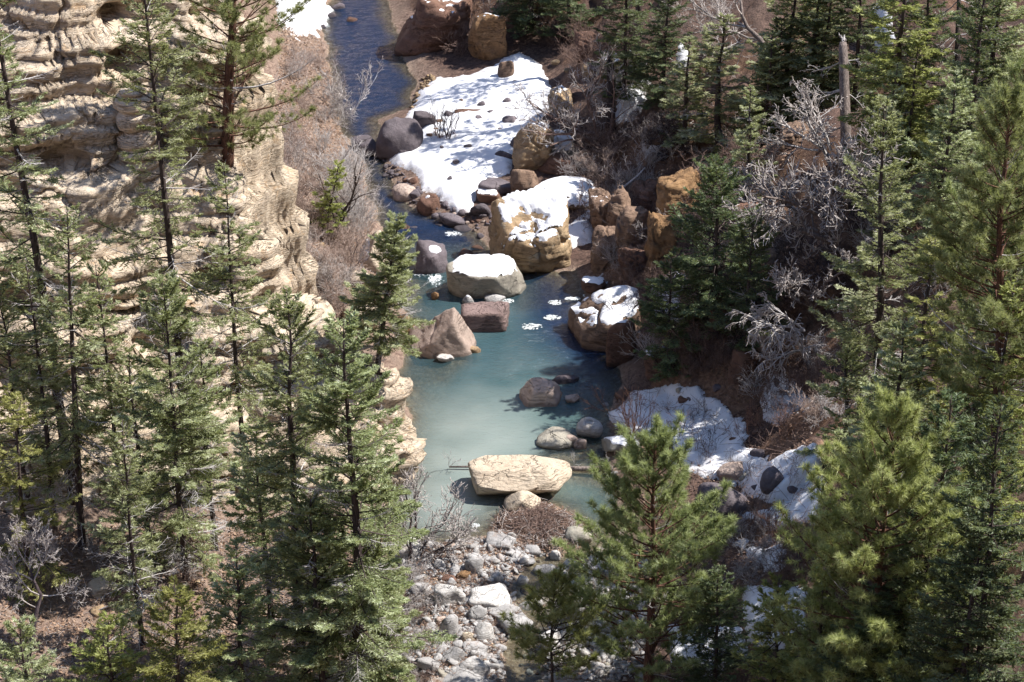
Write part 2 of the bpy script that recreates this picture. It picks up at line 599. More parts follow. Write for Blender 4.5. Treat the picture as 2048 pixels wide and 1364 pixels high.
LB = gxy([(640, 1900), (720, 1500), (800, 1380), (805, 1200), (800, 1110), (785, 1040), (798, 985), (824, 860), (820, 800), (800, 750), (806, 700),
          (822, 640), (790, 560), (770, 500), (752, 440), (738, 380), (722, 325), (694, 290), (676, 230), (655, 110), (648, 40), (680, -60), (760, -220), (820, -600)])
RB = gxy([(1210, 1900), (1180, 1500), (1180, 1380), (1190, 1240), (1205, 1110), (1240, 1000), (1222, 900), (1212, 850), (1235, 770), (1232, 715), (1190, 650), (1165, 590),
          (1150, 545), (1080, 530), (990, 505), (965, 465), (900, 445), (835, 420), (790, 385), (772, 325), (752, 285), (760, 240), (822, 212), (838, 165),
          (805, 105), (788, 60), (775, 0), (800, -90), (880, -220), (960, -600)])
BAR = gxy([(780, 1420), (800, 1120), (850, 1092), (930, 1082), (1000, 1068), (1060, 1082), (1080, 1110), (1050, 1140), (1020, 1190), (1045, 1240), (1010, 1300), (1000, 1420)])
BAR2 = gxy([(975, 1060), (1000, 1030), (1060, 1005), (1130, 1020), (1170, 1050), (1160, 1090), (1120, 1120), (1060, 1110), (1010, 1080)])
BAR3 = gxy([(1105, 1140), (1150, 1115), (1230, 1090), (1300, 1200), (1300, 1440), (1075, 1440), (1080, 1330), (1100, 1260), (1075, 1200)])
SHOAL = gxy([(1040, 960), (1040, 905), (1090, 880), (1180, 860), (1230, 880), (1240, 950), (1160, 970), (1060, 975)])
SHOAL2 = gxy([(820, 740), (850, 705), (960, 690), (965, 720), (900, 775), (850, 770)])
SHOAL3 = gxy([(930, 1070), (940, 1000), (1010, 990), (1180, 1000), (1200, 1120), (1190, 1420), (1000, 1420), (1000, 1100)])
SHOAL4 = gxy([(1000, 600), (1050, 565), (1120, 585), (1090, 620), (1030, 630)])


def H(x, y):
    x = np.asarray(x, float); y = np.asarray(y, float)
    xl = np.interp(y, LB[:, 1], LB[:, 0]); xr = np.interp(y, RB[:, 1], RB[:, 0])
    wob = 0.45 * n2(x, y, 1.7, 5, 3)
    dl = seg_dist(x, y, LB) * np.sign(xl - x) + wob
    dr = seg_dist(x, y, RB) * np.sign(x - xr) + wob
    big = n2(x, y, 5.5, 11, 4)
    med = n2(x, y, 1.4, 12, 4)
    sml = n2(x, y, 0.45, 13, 3)
    # left side
    d = np.maximum(dl, 0)
    front = sstep(3.0, -3.0, y)
    left = 0.18 * np.minimum(d, 1.2) + (1 - front) * 0.62 * smin(d, np.full_like(d, 9.0), 3.0) + front * (0.10 * d)
    left = left + np.clip(d / 2.5, 0, 1) * (0.45 * big + 0.28 * med) + np.clip(d, 0, 1) * 0.07 * sml
    # right side
    d2 = np.maximum(dr, 0)
    fw = 1.0 + 6.5 * sstep(6, 12, y) * sstep(42, 33, y) + 3.5 * sstep(-4, -9, y)
    over = np.maximum(d2 - fw, 0)
    right = 0.35 * np.minimum(d2, 0.8) + 0.11 * np.minimum(d2, fw) + 0.70 * over - 0.16 * np.maximum(over - 14, 0)
    right = right + np.clip(d2 / 2.5, 0, 1) * (0.5 * big + 0.30 * med) * np.clip(0.35 + over / 3, 0.35, 1.6) + np.clip(d2, 0, 1) * 0.08 * sml
    # rock steps on the right slope
    stepn = 0.8 * sstep(0.05, 0.4, n2(x, y, 3.3, 31, 2)) * np.clip(over / 3, 0, 1)
    right = right + stepn
    bedd = np.minimum(np.maximum(-dl, 0), np.maximum(-dr, 0))
    bed = -np.minimum(0.05 + 0.35 * bedd, 1.3) + 0.10 * med + 0.04 * sml
    up = sstep(2.0, 6.0, y)
    bed = np.where(bedd > 0, np.maximum(bed, bed * (1 - 0.55 * up)), bed)
    for P, lev, k in ((SHOAL, -0.10, 1.0), (SHOAL2, -0.22, 0.8), (SHOAL3, -0.14, 0.8), (SHOAL4, -0.3, 0.7)):
        s = sstep(-0.4, k, sdf(x, y, P))
        bed = bed * (1 - s) + np.maximum(bed, lev + 0.10 * med) * s
    for P, hh in ((BAR, 0.34), (BAR2, 0.16), (BAR3, 0.32)):
        s = sdf(x, y, P) + 0.3 * wob
        b = np.clip(0.30 * s, -3, hh) + 0.09 * med + 0.05 * sml
        bed = np.maximum(bed, b)
    z = np.where(dl > 0, np.maximum(left, bed), np.where(dr > 0, np.maximum(right, bed), bed))
    z = z + 0.35 * np.maximum(-75 - y, 0) + 1.15 * np.minimum(np.maximum(y - 56, 0), 55)  # last term: unseen far hill, added to keep bright sky out of water reflections
    far = np.maximum(np.hypot(x, y + 20) - 90, 0)
    return z + 0.05 * far


# cliff: a rib of bedded sandstone, front plane rising away from the camera, steep wall to the creek
CF = G(792, 990, 0.0)[:2]
CN = np.array([-0.33, 0.944]); CN /= np.linalg.norm(CN)
CSL = 0.95
_edge = []
for _px, _py in [(800, 1010), (818, 930), (826, 800), (800, 755), (715, 655), (640, 590), (590, 500), (578, 430), (548, 350), (556, 290), (600, 215), (640, 160), (632, 110), (600, 60), (560, 0), (520, -100)]:
    _d = ray(_px, _py)
    # z = CSL * CN.(xy-CF)
    _k = CN @ (CAM[:2] - CF)
    _t = (CSL * _k - CAM[2]) / (_d[2] - CSL * (CN @ _d[:2]))
    _P = CAM + _d * _t
    _edge.append(_P[:2])
_edge = np.array(_edge)
_o = np.argsort(_edge[:, 1]); _edge = _edge[_o]


def CLIFF(x, y):
    x = np.asarray(x, float); y = np.asarray(y, float)
    df = CN[0] * (x - CF[0]) + CN[1] * (y - CF[1])
    but = 1.3 * n2(x * 1.0, y * 0.55, 3.6, 41, 2) + 0.5 * n2(x, y, 1.5, 42, 2)
    df2 = df + but
    zf = CSL * df2 + 0.5
    xe = np.interp(y, _edge[:, 1], _edge[:, 0]) + 0.35 * n2(y, y * 0 + 3, 1.3, 43, 3)
    dr = xe - x
    zr = 5.2 * (dr + 0.35 - 0.55 * np.clip(zf / 6, 0, 1)) + 1.2 * n2(x, y, 1.6, 44, 3)
    z = smin(zf, zr, 0.9)
    return smin(z, np.full_like(z, 26.0), 4.0)


def TOP(x, y):
    return np.maximum(H(x, y), CLIFF(x, y))


def hit(px, py, fn=None):
    fn = fn or TOP
    d = ray(px, py)
    t = np.arange(45, 260, 0.2)
    P = CAM[None] + d[None] * t[:, None]
    g = P[:, 2] - fn(P[:, 0], P[:, 1])
    i = np.argmax(g < 0)
    if not (g < 0).any():
        return CAM + d * 160
    a, b = g[i - 1], g[i]
    tt = t[i - 1] + 0.2 * a / (a - b)
    return CAM + d * tt


def axis(core0, core1, step, lo, hi):
    c = list(np.arange(core0, core1 + 1e-6, step))
    s = step
    a = [c[0]]
    while a[-1] > lo:
        s *= 1.16
        a.append(a[-1] - s)
    s = step
    b = [c[-1]]
    while b[-1] < hi:
        s *= 1.16
        b.append(b[-1] + s)
    return np.array(a[:0:-1] + c + b[1:])


def build_ground():
    xs = axis(-20, 27, 0.2, -420, 420)
    ys = axis(-34, 48, 0.2, -420, 420)
    X, Y = np.meshgrid(xs, ys, indexing='ij')
    Z = H(X, Y)
    V = np.stack([X, Y, Z], -1).reshape(-1, 3)
    x, y, z = V.T
    xl = np.interp(y, LB[:, 1], LB[:, 0]); xr = np.interp(y, RB[:, 1], RB[:, 0])
    right_shade = np.clip(sstep(-0.5, 2.0, x - xr) * 0.85 + 0.25 * n2(x, y, 2.0, 21, 3), 0, 1)  # mask of the painted shade right of the creek, broken by noise
    gr = np.maximum(np.maximum(sstep(-0.8, 0.3, sdf(x, y, BAR)), sstep(-0.8, 0.3, sdf(x, y, BAR3)) * (x - xr < 1.0)), sstep(-0.8, 0.3, sdf(x, y, BAR2)) * 0.5) * (z > -0.1)
    bd = sstep(0.06, -0.03, z)
    mk('ground', V, grid_faces(len(xs), len(ys)), M['ground'], None, {'right_shade': right_shade, 'gravel': gr, 'bed': bd}, True)
    tag(bpy.data.objects['ground'], 'brown leaf strewn canyon floor and slopes on both sides of the creek', 'ground', kind='structure')


def build_water():
    xs = np.arange(-16, 12, 0.16); ys = np.arange(-38, 62, 0.16)
    X, Y = np.meshgrid(xs, ys, indexing='ij')
    h = H(X, Y)
    px, py, s = proj(np.stack([X, Y, 0 * X], -1))
    dep = np.clip(-h, 0, 2)
    rapid = np.zeros_like(X)
    for (cx, cy, rx, ry, w) in RAPIDS:
        rapid = np.maximum(rapid, w * np.exp(-(((px - cx) / rx) ** 2 + ((py - cy) / ry) ** 2)))
    up = sstep(540, 440, py)
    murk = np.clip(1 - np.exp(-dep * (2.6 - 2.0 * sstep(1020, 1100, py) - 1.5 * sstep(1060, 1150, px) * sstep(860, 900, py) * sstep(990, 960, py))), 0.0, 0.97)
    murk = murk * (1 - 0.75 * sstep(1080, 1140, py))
    murk = np.maximum(murk, 0.85 * sstep(560, 440, py) * sstep(0.02, 0.2, dep))  # upstream made opaque so the painted dark blue hides the bed
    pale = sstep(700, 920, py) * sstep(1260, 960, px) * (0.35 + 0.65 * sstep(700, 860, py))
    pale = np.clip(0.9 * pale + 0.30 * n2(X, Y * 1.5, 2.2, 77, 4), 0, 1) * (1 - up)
    shade_blue = np.clip(up + 0.35 * sstep(860, 700, py) + 0.85 * sstep(1000, 1130, px) * sstep(760, 600, py) + 0.5 * sstep(1080, 1200, px) * sstep(860, 760, py), 0, 1)  # where shade and reflection are painted in: upstream, right side of the pool
    rough = np.clip(0.28 + 0.75 * up + rapid + 0.5 * sstep(950, 1010, px) * sstep(640, 680, py) * sstep(790, 730, py), 0, 1)
    Z = 0.035 * rough * n2(X, Y * 1.8, 0.55, 61, 3) + 0.09 * rapid * n2(X, Y, 0.5, 62, 3)
    V = np.stack([X, Y, Z], -1).reshape(-1, 3)
    F = grid_faces(len(xs), len(ys))
    ok = (h < 0.12).ravel()
    xl = np.interp(Y, LB[:, 1], LB[:, 0]); xr = np.interp(Y, RB[:, 1], RB[:, 0])
    ok &= ((X > xl - 1.2) & (X < xr + 1.2)).ravel()
    F = F[ok[F].any(1)]
    at = dict(murk=murk.ravel(), pale=pale.ravel(), shade_blue=shade_blue.ravel(), rough=rough.ravel(), foam=np.clip(rapid, 0, 1).ravel())
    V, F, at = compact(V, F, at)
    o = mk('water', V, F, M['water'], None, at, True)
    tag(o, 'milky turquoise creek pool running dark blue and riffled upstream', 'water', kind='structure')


RAPIDS = [(870, 560, 26, 22, 1.0), (840, 548, 30, 14, 0.9), (905, 468, 34, 10, 0.95), (870, 472, 20, 8, 0.6), (960, 478, 22, 10, 0.55), (930, 500, 30, 14, 0.35), (700, 60, 30, 14, 0.5),
          (745, 60, 20, 10, 0.4), (690, 100, 30, 10, 0.35), (760, 370, 24, 26, 0.30), (800, 420, 34, 16, 0.32), (880, 455, 40, 9, 0.5), (735, 230, 20, 14, 0.3), (780, 120, 30, 14, 0.2), (1130, 1150, 40, 30, 0.2)]

ALCOVES = [(312, 668, 1.25, 1.7), (15, 640, 1.4, 1.3), (25, 760, 1.3, 1.6), (480, 812, 0.7, 1.0), (470, 790, 0.5, 0.8), (300, 1130, 1.0, 1.2), (300, 330, 0.6, 0.9), (20, 375, 0.7, 0.9), (620, 590, 0.5, 0.6), (300, 740, 0.8, 1.0), (240, 40, 0.85, 1.5), (250, 120, 0.85, 1.7), (560, 640, 0.6, 0.8), (130, 330, 0.9, 0.9), (420, 560, 0.8, 0.8)]


def build_cliff():
    st = 0.105
    xs = np.arange(-34, -1.8, 0.07); ys = np.arange(-27, 9, st)
    X, Y = np.meshgrid(xs, ys, indexing='ij')
    Z = CLIFF(X, Y)
    gz = H(X, Y)
    # outward direction from a smoothed height
    Zs = Z.copy()
    for _ in range(10):
        Zs[1:-1] = (Zs[:-2] + Zs[1:-1] * 2 + Zs[2:]) / 4
        Zs[:, 1:-1] = (Zs[:, :-2] + Zs[:, 1:-1] * 2 + Zs[:, 2:]) / 4
    gx = np.gradient(Zs, 0.07, axis=0); gy = np.gradient(Zs, st, axis=1)
    gl = np.hypot(gx, gy) + 1e-6
    ox, oy = -gx / gl, -gy / gl
    zz = Z + 0.7 * n2(X, Y, 4.0, 51, 2) + 0.12 * n2(X, Y, 1.1, 52, 2) + 0.06 * X
    disp = np.zeros_like(Z)
    for T, amp, saw, sd in ((2.1, 0.16, 0.46, 1), (0.74, 0.10, 0.46, 2), (0.27, 0.03, 0.18, 3)):
        q = zz / T + 0.12 * n2(X, Y, 3.0, 53 + sd, 2) + 0.37 * sd
        p = q - np.floor(q)
        var = 0.45 + 0.9 * _hash(np.floor(q).astype(np.int64), np.zeros(q.shape, np.int64), np.zeros(q.shape, np.int64), sd)
        loc = 0.75 + 0.55 * np.clip(n2(X, Y, 4.2, 60 + sd, 2) + 0.35, 0, 1)
        bul = 1 - np.abs(2 * p - 1) ** 9
        disp += 1.35 * (amp * bul + saw * T * (p - 0.5)) * var * loc
    P3 = np.stack([X, Y, Z * 1.6], -1)
    disp += 0.20 * fbm(P3 / 2.1, 70, 3) + 0.11 * fbm(P3 / 0.55, 71, 3) + 0.07 * fbm(P3 / 0.2, 72, 2) - 0.30 * np.exp(-(np.abs(fbm(np.stack([X, Y, Z * 0.25], -1) / 1.5, 75, 3)) / 0.035) ** 2)
    for px, py, r, dp in ALCOVES:
        c = hit(px, py, CLIFF)
        rr = np.sqrt((X - c[0]) ** 2 + (Y - c[1]) ** 2 + 1.6 * (Z - c[2]) ** 2) / r
        disp -= dp * np.exp(-rr ** 4)
    disp = disp * np.clip(2.8 / np.maximum(gl, 1e-3), 0.5, 1.0)
    V = np.stack([X + ox * disp, Y + oy * disp, Z + 0.05 * fbm(P3 / 0.4, 73, 2)], -1).reshape(-1, 3)
    F = grid_faces(len(xs), len(ys))
    ok = (Z > gz - 0.9).ravel()
    F = F[ok[F].all(1)]
    V, F, _ = compact(V, F)
    o = mk('cliff', V, F, M['cliff'], None, None, True)
    tag(o, 'pale layered sandstone cliff with rounded ledges and dark crevices behind the firs', 'cliff', kind='structure')


SNOWS = [
    ('broad sunlit snowfield over the upstream gravel bank with dark stones poking through', 0.20, 0.35,
     [(800, 238), (828, 205), (838, 180), (872, 156), (940, 150), (975, 128), (1040, 100), (1085, 125), (1105, 180), (1095, 225), (1050, 262), (1034, 300), (1022, 350), (985, 362), (955, 385), (950, 425), (912, 432), (888, 412), (868, 392), (842, 386), (828, 352), (785, 330), (772, 312), (798, 285), (835, 268), (838, 250)]),
    ('bright snow bank among trees at the far upper end of the creek', 0.2, 0.9, [(545, -30), (640, -40), (668, 20), (640, 78), (590, 78), (550, 50)]),
    ('snow strip below the big tan boulder on the right bank', 0.22, 0.3, [(1085, 495), (1110, 470), (1175, 415), (1200, 420), (1190, 490), (1150, 500), (1120, 490)]),
    ('patchy snow on the rocky slope behind the bare tree', 0.16, 0.9, [(1222, 180), (1262, 150), (1305, 142), (1300, 215), (1280, 250), (1230, 250)]),
    ('narrow snow strip beside the fallen log on the right slope', 0.15, 0.7, [(1275, 270), (1335, 262), (1320, 310), (1285, 335)]),
    ('large trampled snow patch around the red stemmed shrub', 0.2, 1.1, [(1212, 830), (1255, 782), (1320, 762), (1400, 765), (1440, 800), (1490, 830), (1510, 885), (1570, 915), (1560, 985), (1490, 985), (1440, 960), (1400, 950), (1340, 925), (1335, 890), (1225, 862)]),
    ('broken snow between dark stones down the slope from the trampled patch', 0.18, 1.0, [(1480, 940), (1560, 900), (1640, 880), (1650, 960), (1570, 1015), (1480, 1005)]),
    ('snow patch below the pale hanging branches on the right slope', 0.18, 0.8, [(1510, 800), (1555, 735), (1615, 760), (1640, 810), (1560, 855), (1525, 840)]),
    ('snow tongue between grey rock and the tall pine in lower right', 0.18, 0.7, [(1440, 1030), (1550, 1002), (1650, 965), (1650, 1050), (1540, 1070)]),
    ('snow remnant beside red brush behind the lower right pines', 0.16, 0.9, [(1470, 1085), (1570, 1070), (1575, 1140), (1500, 1150)]),
    ('snow remnant low between the two lower right pines', 0.16, 0.7, [(1480, 1165), (1620, 1180), (1610, 1300), (1490, 1290)]),
    ('snow under the dark pine at the bottom of the picture', 0.16, 0.7, [(1330, 1250), (1480, 1250), (1510, 1310), (1420, 1364), (1330, 1330)]),
    ('shaded snow streak high on the right between dark firs', 0.15, 0.8, [(1725, 10), (1775, -20), (1800, 80), (1750, 110)]),
    ('thin snow streak above the bare leaning tree on the right', 0.14, 0.9, [(1352, 80), (1382, 60), (1378, 130), (1350, 150)]),
    ('snow behind the snow topped boulder under the dark fir', 0.16, 0.9, [(1290, 560), (1350, 530), (1390, 560), (1370, 640), (1310, 660)]),
    ('small snow remnant on the right bank between brown rocks', 0.14, 0.8, [(1165, 560), (1205, 545), (1215, 575), (1180, 590)]),
]


def build_snow():
    for k, (lab, th, rag, poly) in enumerate(SNOWS):
        poly = np.array(poly, float)
        c = np.array([hit(px, py, H)[:2] for px, py in poly])
        x0, y0 = c.min(0) - 1.2; x1, y1 = c.max(0) + 1.2
        st = 0.11
        X, Y = np.meshgrid(np.arange(x0, x1, st), np.arange(y0, y1, st), indexing='ij')
        Z = H(X, Y)
        px, py, s = proj(np.stack([X, Y, Z], -1))
        m = sdf(px, py, poly) / 38.0 + rag * (0.55 * n2(X, Y, 1.3, 80 + k, 4) + 0.25 * n2(X, Y, 0.4, 81 + k, 3)) - 0.12 * rag
        # smooth the ground a little under the snow
        off = th * sstep(-0.05, 0.55, m) + np.where(m < 0, -0.12, 0.035 * sstep(0, 0.25, m)) + 0.03 * n2(X, Y, 0.9, 90, 2)
        V = np.stack([X, Y, Z + off], -1).reshape(-1, 3)
        F = grid_faces(*X.shape)
        ok = (m > -0.18).ravel()
        F = F[ok[F].all(1)]
        if not len(F):
            continue
        V, F, at = compact(V, F, {'edge': sstep(0.42, 0.05, m).ravel()})
        o = mk('snow', V, F, M['snow'], None, at, True)
        tag(o, lab, 'snow', kind='stuff')


build_ground()
build_water()
build_cliff()
build_snow()
# ------------------------------------------------------------------ rocks
import bmesh
_ico = {}


def ico(n):
    if n not in _ico:
        bm = bmesh.new()
        bmesh.ops.create_icosphere(bm, subdivisions=n, radius=1.0)
        bm.verts.ensure_lookup_table()
        V = np.array([v.co[:] for v in bm.verts])
        F = np.array([[v.index for v in f.verts] for f in bm.faces])
        bm.free()
        _ico[n] = (V, F)
    return _ico[n]


def rand_planes(r, n=9, lo=0.66, hi=1.0, flat=0.0):
    N = r.normal(size=(n, 3))
    N /= np.linalg.norm(N, axis=1, keepdims=True)
    D = r.uniform(lo, hi, n)
    base = np.array([[1, 0, 0], [-1, 0, 0], [0, 1, 0], [0, -1, 0], [0, 0, 1], [0, 0, -1.0]])
    base = base + r.normal(size=base.shape) * 0.18
    base /= np.linalg.norm(base, axis=1, keepdims=True)
    return np.vstack([N, base]), np.concatenate([D, np.full(6, 0.92)])


def rock_shape(dims, seed, planes=None, p=34, rough=1.0, res=4, strata=0.0, tilt=0.0, hollow=None):
    r = np.random.default_rng(seed)
    U, F = ico(res)
    if planes is None:
        N, D = rand_planes(r)
    else:
        N = np.array([q[:3] for q in planes], float)
        D = np.array([q[3] for q in planes], float)
        N /= np.linalg.norm(N, axis=1, keepdims=True)
    c = np.maximum(U @ N.T, 0) / D[None]
    R = (c ** p).sum(1) ** (-1.0 / p)
    V = U * R[:, None]
    # small broken corners and chips
    Nc = r.normal(size=(16, 3)); Nc /= np.linalg.norm(Nc, axis=1, keepdims=True)
    for q in Nc:
        pr = V @ q
        lim = np.sort(pr)[int(len(pr) * r.uniform(0.975, 0.998))]
        over = np.maximum(pr - lim, 0)
        V = V - q[None] * (over * 0.85)[:, None]
    lo, hi = V.min(0), V.max(0)
    V = (V - (lo + hi) / 2) / (hi - lo) * np.asarray(dims)[None]
    sz = float(np.mean(dims))
    nn = V / (np.linalg.norm(V, axis=1, keepdims=True) + 1e-9)
    q = V + seed * 3.7
    d = 0.055 * sz * fbm(q / (0.55 * sz), seed, 3) + 0.030 * sz * fbm(q / (0.16 * sz), seed + 5, 4) - 0.035 * sz * np.exp(-(np.abs(fbm(q / (0.8 * sz), seed + 31, 3)) / 0.030) ** 2)
    if strata:
        zz = V[:, 2] + tilt * V[:, 0] + 0.16 * sz * fbm(q / (0.6 * sz), seed + 9, 2)
        T = 0.13 * sz + 0.05
        k = zz / T
        fr = k - np.floor(k)
        amp = 0.4 + _hash(np.floor(k).astype(np.int64), np.zeros(len(k), np.int64), np.zeros(len(k), np.int64), seed)
        d = d - strata * 0.028 * sz * amp * np.exp(-((np.minimum(fr, 1 - fr)) / 0.12) ** 2)
        d = d - strata * 0.012 * sz * amp
    V = V + nn * (d * rough)[:, None]
    if hollow:
        for (hx, hy, hr, hd) in hollow:
            w = np.exp(-(((V[:, 0] / dims[0] - hx) ** 2 + (V[:, 1] / dims[1] - hy) ** 2) / hr ** 2) ** 2) * (V[:, 2] > 0)
            V[:, 2] -= w * hd
    return V, F


def vnormals(V, F):
    n = np.cross(V[F[:, 1]] - V[F[:, 0]], V[F[:, 2]] - V[F[:, 0]])
    N = np.zeros_like(V)
    for k in range(3):
        np.add.at(N, F[:, k], n)
    return N / (np.linalg.norm(N, axis=1, keepdims=True) + 1e-12)


def snow_cap(V, F, parent, seed, thr=0.55, th=0.12, rag=0.5, region=None):
    N = vnormals(V, F)
    m = (N[:, 2] - thr) * 2.2 + rag * 0.5 * fbm(V / 0.7, seed + 200, 3) + rag * 0.25 * fbm(V / 0.25, seed + 201, 2)
    if region is not None:
        m = np.minimum(m, region(V))
    off = th * sstep(0.0, 0.5, m) - 0.03
    W = V + np.array([0, 0, 1.0])[None] * off[:, None] + N * 0.012 * (m > 0)[:, None] - N * 0.03 * (m <= 0)[:, None]
    ok = (m > -0.12)
    Fs = F[ok[F].all(1)]
    if len(Fs) == 0:
        return
    W, Fs, _ = compact(W, Fs)
    mk('snow_cap', W, Fs, M['snow'], parent, None, True)


ROCKS = []      # world x, y, radius for other things to avoid


def rock(name, label, mat, box, depr=0.8, seed=1, group=None, cat='rock', rz=0.0, snow=None, base=None, hfac=1.0, sink=0.32, water=False, yoff=0.45, **kw):
    px0, px1, py0, py1 = box
    cx = (px0 + px1) / 2
    P0 = G(cx, py1, 0.0) if water else hit(cx, py1, base or H)
    s = proj(P0)[2]
    w = (px1 - px0) / s
    Vv = (py1 - py0) / s
    dep = w * depr
    h = max((Vv - 0.36 * dep) / 0.88, 0.22 * min(w, dep)) * hfac
    dims = (w, dep, h * (1 + sink))
    V, F = rock_shape(dims, seed, **kw)
    if rz:
        c, s_ = math.cos(rz), math.sin(rz)
        V = V @ np.array([[c, s_, 0], [-s_, c, 0], [0, 0, 1]])
    V = V + np.array([0, 0, h - dims[2] / 2])
    o = mk(name, V, F, M[mat], None, None, True)
    o.location = (P0[0], P0[1] + dep * yoff, P0[2] - 0.02)
    tag(o, label, cat, group)
    ROCKS.append((P0[0], P0[1] + dep * yoff, max(w, dep) / 2))
    if snow:
        snow_cap(V, F, o, seed, **snow)
    return o


def PL(*a):
    return list(a)


def boxy(seed):
    r = np.random.default_rng(seed + 4000)
    P = []
    for n in ((1, 0, 0), (-1, 0, 0), (0, 1, 0), (0, -1, 0), (0, 0, 1), (0, 0, -1)):
        q = np.array(n, float) + r.normal(size=3) * 0.14
        P.append((*q, r.uniform(0.78, 0.95)))
    for _ in range(4):
        q = r.normal(size=3); q[1] = -abs(q[1]); q[2] = abs(q[2])
        q /= np.linalg.norm(q)
        P.append((*q, r.uniform(0.85, 1.05)))
    return P


# --- the named boulders
rock('boulder', 'flat topped grey boulder under a thick white snow slab in mid creek', 'lichen', (891, 1052, 517, 600), 0.62, 11, cat='boulder', water=True, res=5, hfac=1.15,
     planes=PL((0.06, -0.10, 1, 0.55), (-1, -0.1, -0.1, 0.95), (1, -0.3, 0.2, 0.95), (0.1, -1, -0.35, 0.8), (0.1, 1, 0.1, 0.85), (-0.7, -0.7, -0.2, 0.95), (0.7, 0.7, 0.2, 1.0), (0, 0, -1, 0.8), (-0.7, 0.6, 0.3, 0.95), (0.6, -0.7, 0.1, 0.95), (0.8, 0, 0.6, 0.95)),
     snow=dict(thr=0.55, th=0.13, rag=0.3, region=lambda V: 0.5 - (np.maximum(np.abs(V[:, 0] / (V[:, 0].max()) - 0.04), np.abs(V[:, 1] / V[:, 1].max())) - 0.72) * 3))
rock('boulder', 'pointed pinkish boulder with one sunlit sloping side and a shaded front in the pool', 'pink', (812, 957, 596, 716), 0.75, 12, cat='boulder', water=True, res=5, rough=0.7, hfac=0.98,
     planes=PL((-0.60, -0.20, 0.75, 0.42), (0.20, -0.97, 0.08, 0.62), (0.86, -0.2, 0.42, 0.62), (0.2, 0.9, 0.4, 0.6), (-0.5, -0.85, 0.0, 0.85), (0, 0, -1, 0.8), (0.6, -0.75, 0.05, 0.78), (-1, 0.2, 0, 1.2)))
rock('boulder', 'dark banded square boulder behind the pointed pinkish boulder', 'purple', (922, 1020, 603, 664), 0.7, 13, cat='boulder', water=True, res=4, strata=0.8, rough=0.7,
     planes=PL((-0.05, 0.02, 1, 0.7), (1, -0.1, 0, 0.9), (-1, 0, 0, 0.95), (0.0, -1, 0.1, 0.85), (0, 1, 0, 0.85), (0, 0, -1, 0.8)))
rock('boulder', 'purplish boulder standing alone in the shaded part of the pool', 'pink', (1037, 1128, 752, 814), 0.7, 14, cat='boulder', water=True, res=4, rough=0.8,
     planes=PL((-0.15, -0.25, 1, 0.55), (-0.75, -0.25, 0.55, 0.78), (0.9, -0.2, 0.3, 0.85), (0.05, -1, 0.15, 0.75), (0, 1, 0.3, 0.8), (0, 0, -1, 0.8), (0.3, 0.2, 0.9, 0.66)))
rock('rock', 'thin dark slab breaking the water right behind the lone purplish boulder', 'dark', (1105, 1160, 746, 768), 0.6, 15, water=True)
rock('boulder', 'huge tan boulder with a snow filled hollow on top beside the rapids', 'tan', (976, 1150, 385, 556), 0.82, 16, cat='boulder', water=True, res=6, strata=0.3, tilt=0.25, rough=1.2, p=20, sink=0.15, hfac=1.0,
     planes=PL((-0.10, -0.34, 1, 0.46), (-0.95, -0.25, 0.12, 0.86), (-0.25, -0.95, -0.05, 0.86), (0.75, -0.7, -0.05, 0.9), (0.95, 0.1, 0.1, 0.9), (0, 1, 0, 0.95), (0.2, -0.75, -0.62, 0.86), (-0.5, -0.6, -0.55, 0.95), (0, 0, -1, 0.9), (-0.6, -0.4, 0.65, 0.78), (0.5, -0.55, 0.62, 0.80)),
     hollow=[(-0.02, -0.12, 0.20, 0.35), (-0.30, -0.22, 0.10, 0.15)],
     snow=dict(thr=0.70, th=0.13, rag=1.15))
rock('boulder', 'long brown boulder draped in snow under the small dark bare tree', 'brown', (1136, 1282, 562, 702), 0.95, 17, cat='boulder', water=True, res=5, hfac=0.9,
     planes=PL((-0.55, -0.25, 0.8, 0.62), (-0.95, -0.3, -0.05, 0.9), (-0.2, -0.97, 0.05, 0.86), (0.5, -0.8, 0.2, 0.85), (1, 0, 0, 0.95), (0, 1, 0.2, 0.9), (0, -0.35, 0.95, 0.66), (0, 0, -1, 0.9)),
     snow=dict(thr=0.70, th=0.11, rag=1.1))
rock('boulder', 'layered brown block at the waterline right of the snow draped boulder', 'red', (1212, 1276, 632, 728), 0.8, 18, cat='boulder', res=4, strata=1.2, rough=0.8, snow=dict(thr=0.8, th=0.08, rag=0.8))
rock('boulder', 'dark grey boulder with a white snow spot upstream of the flat snowy one', 'dark', (832, 897, 480, 547), 0.85, 19, cat='boulder', water=True, res=4,
     planes=PL((0.25, -0.25, 1, 0.72), (-0.6, -0.5, 0.6, 0.80), (0.7, -0.6, 0.3, 0.8), (-0.9, 0, 0, 0.9), (0, -1, 0, 0.9), (0, 1, 0, 0.9), (1, 0.2, 0, 0.9), (0, 0, -1, 0.9)),
     snow=dict(thr=0.6, th=0.1, rag=0.3, region=lambda V: 0.4 - (np.hypot(V[:, 0] / V[:, 0].max() - 0.15, V[:, 1] / V[:, 1].max() - 0.1) - 0.3) * 3))
rock('boulder', 'tan wedge boulder with a smooth snowy left face on the left bank', 'sand', (698, 780, 455, 540), 0.8, 20, cat='boulder', res=5, rough=0.7,
     planes=PL((-0.7, -0.25, 0.68, 0.50), (0.55, -0.6, 0.5, 0.68), (0.95, 0, 0.2, 0.9), (0, -1, 0.1, 0.9), (0, 1, 0.3, 0.7), (0, 0, -1, 0.8)),
     snow=dict(thr=0.45, th=0.1, rag=0.25, region=lambda V: 0.5 - (V[:, 0] / V[:, 0].max() + 0.10) * 4))
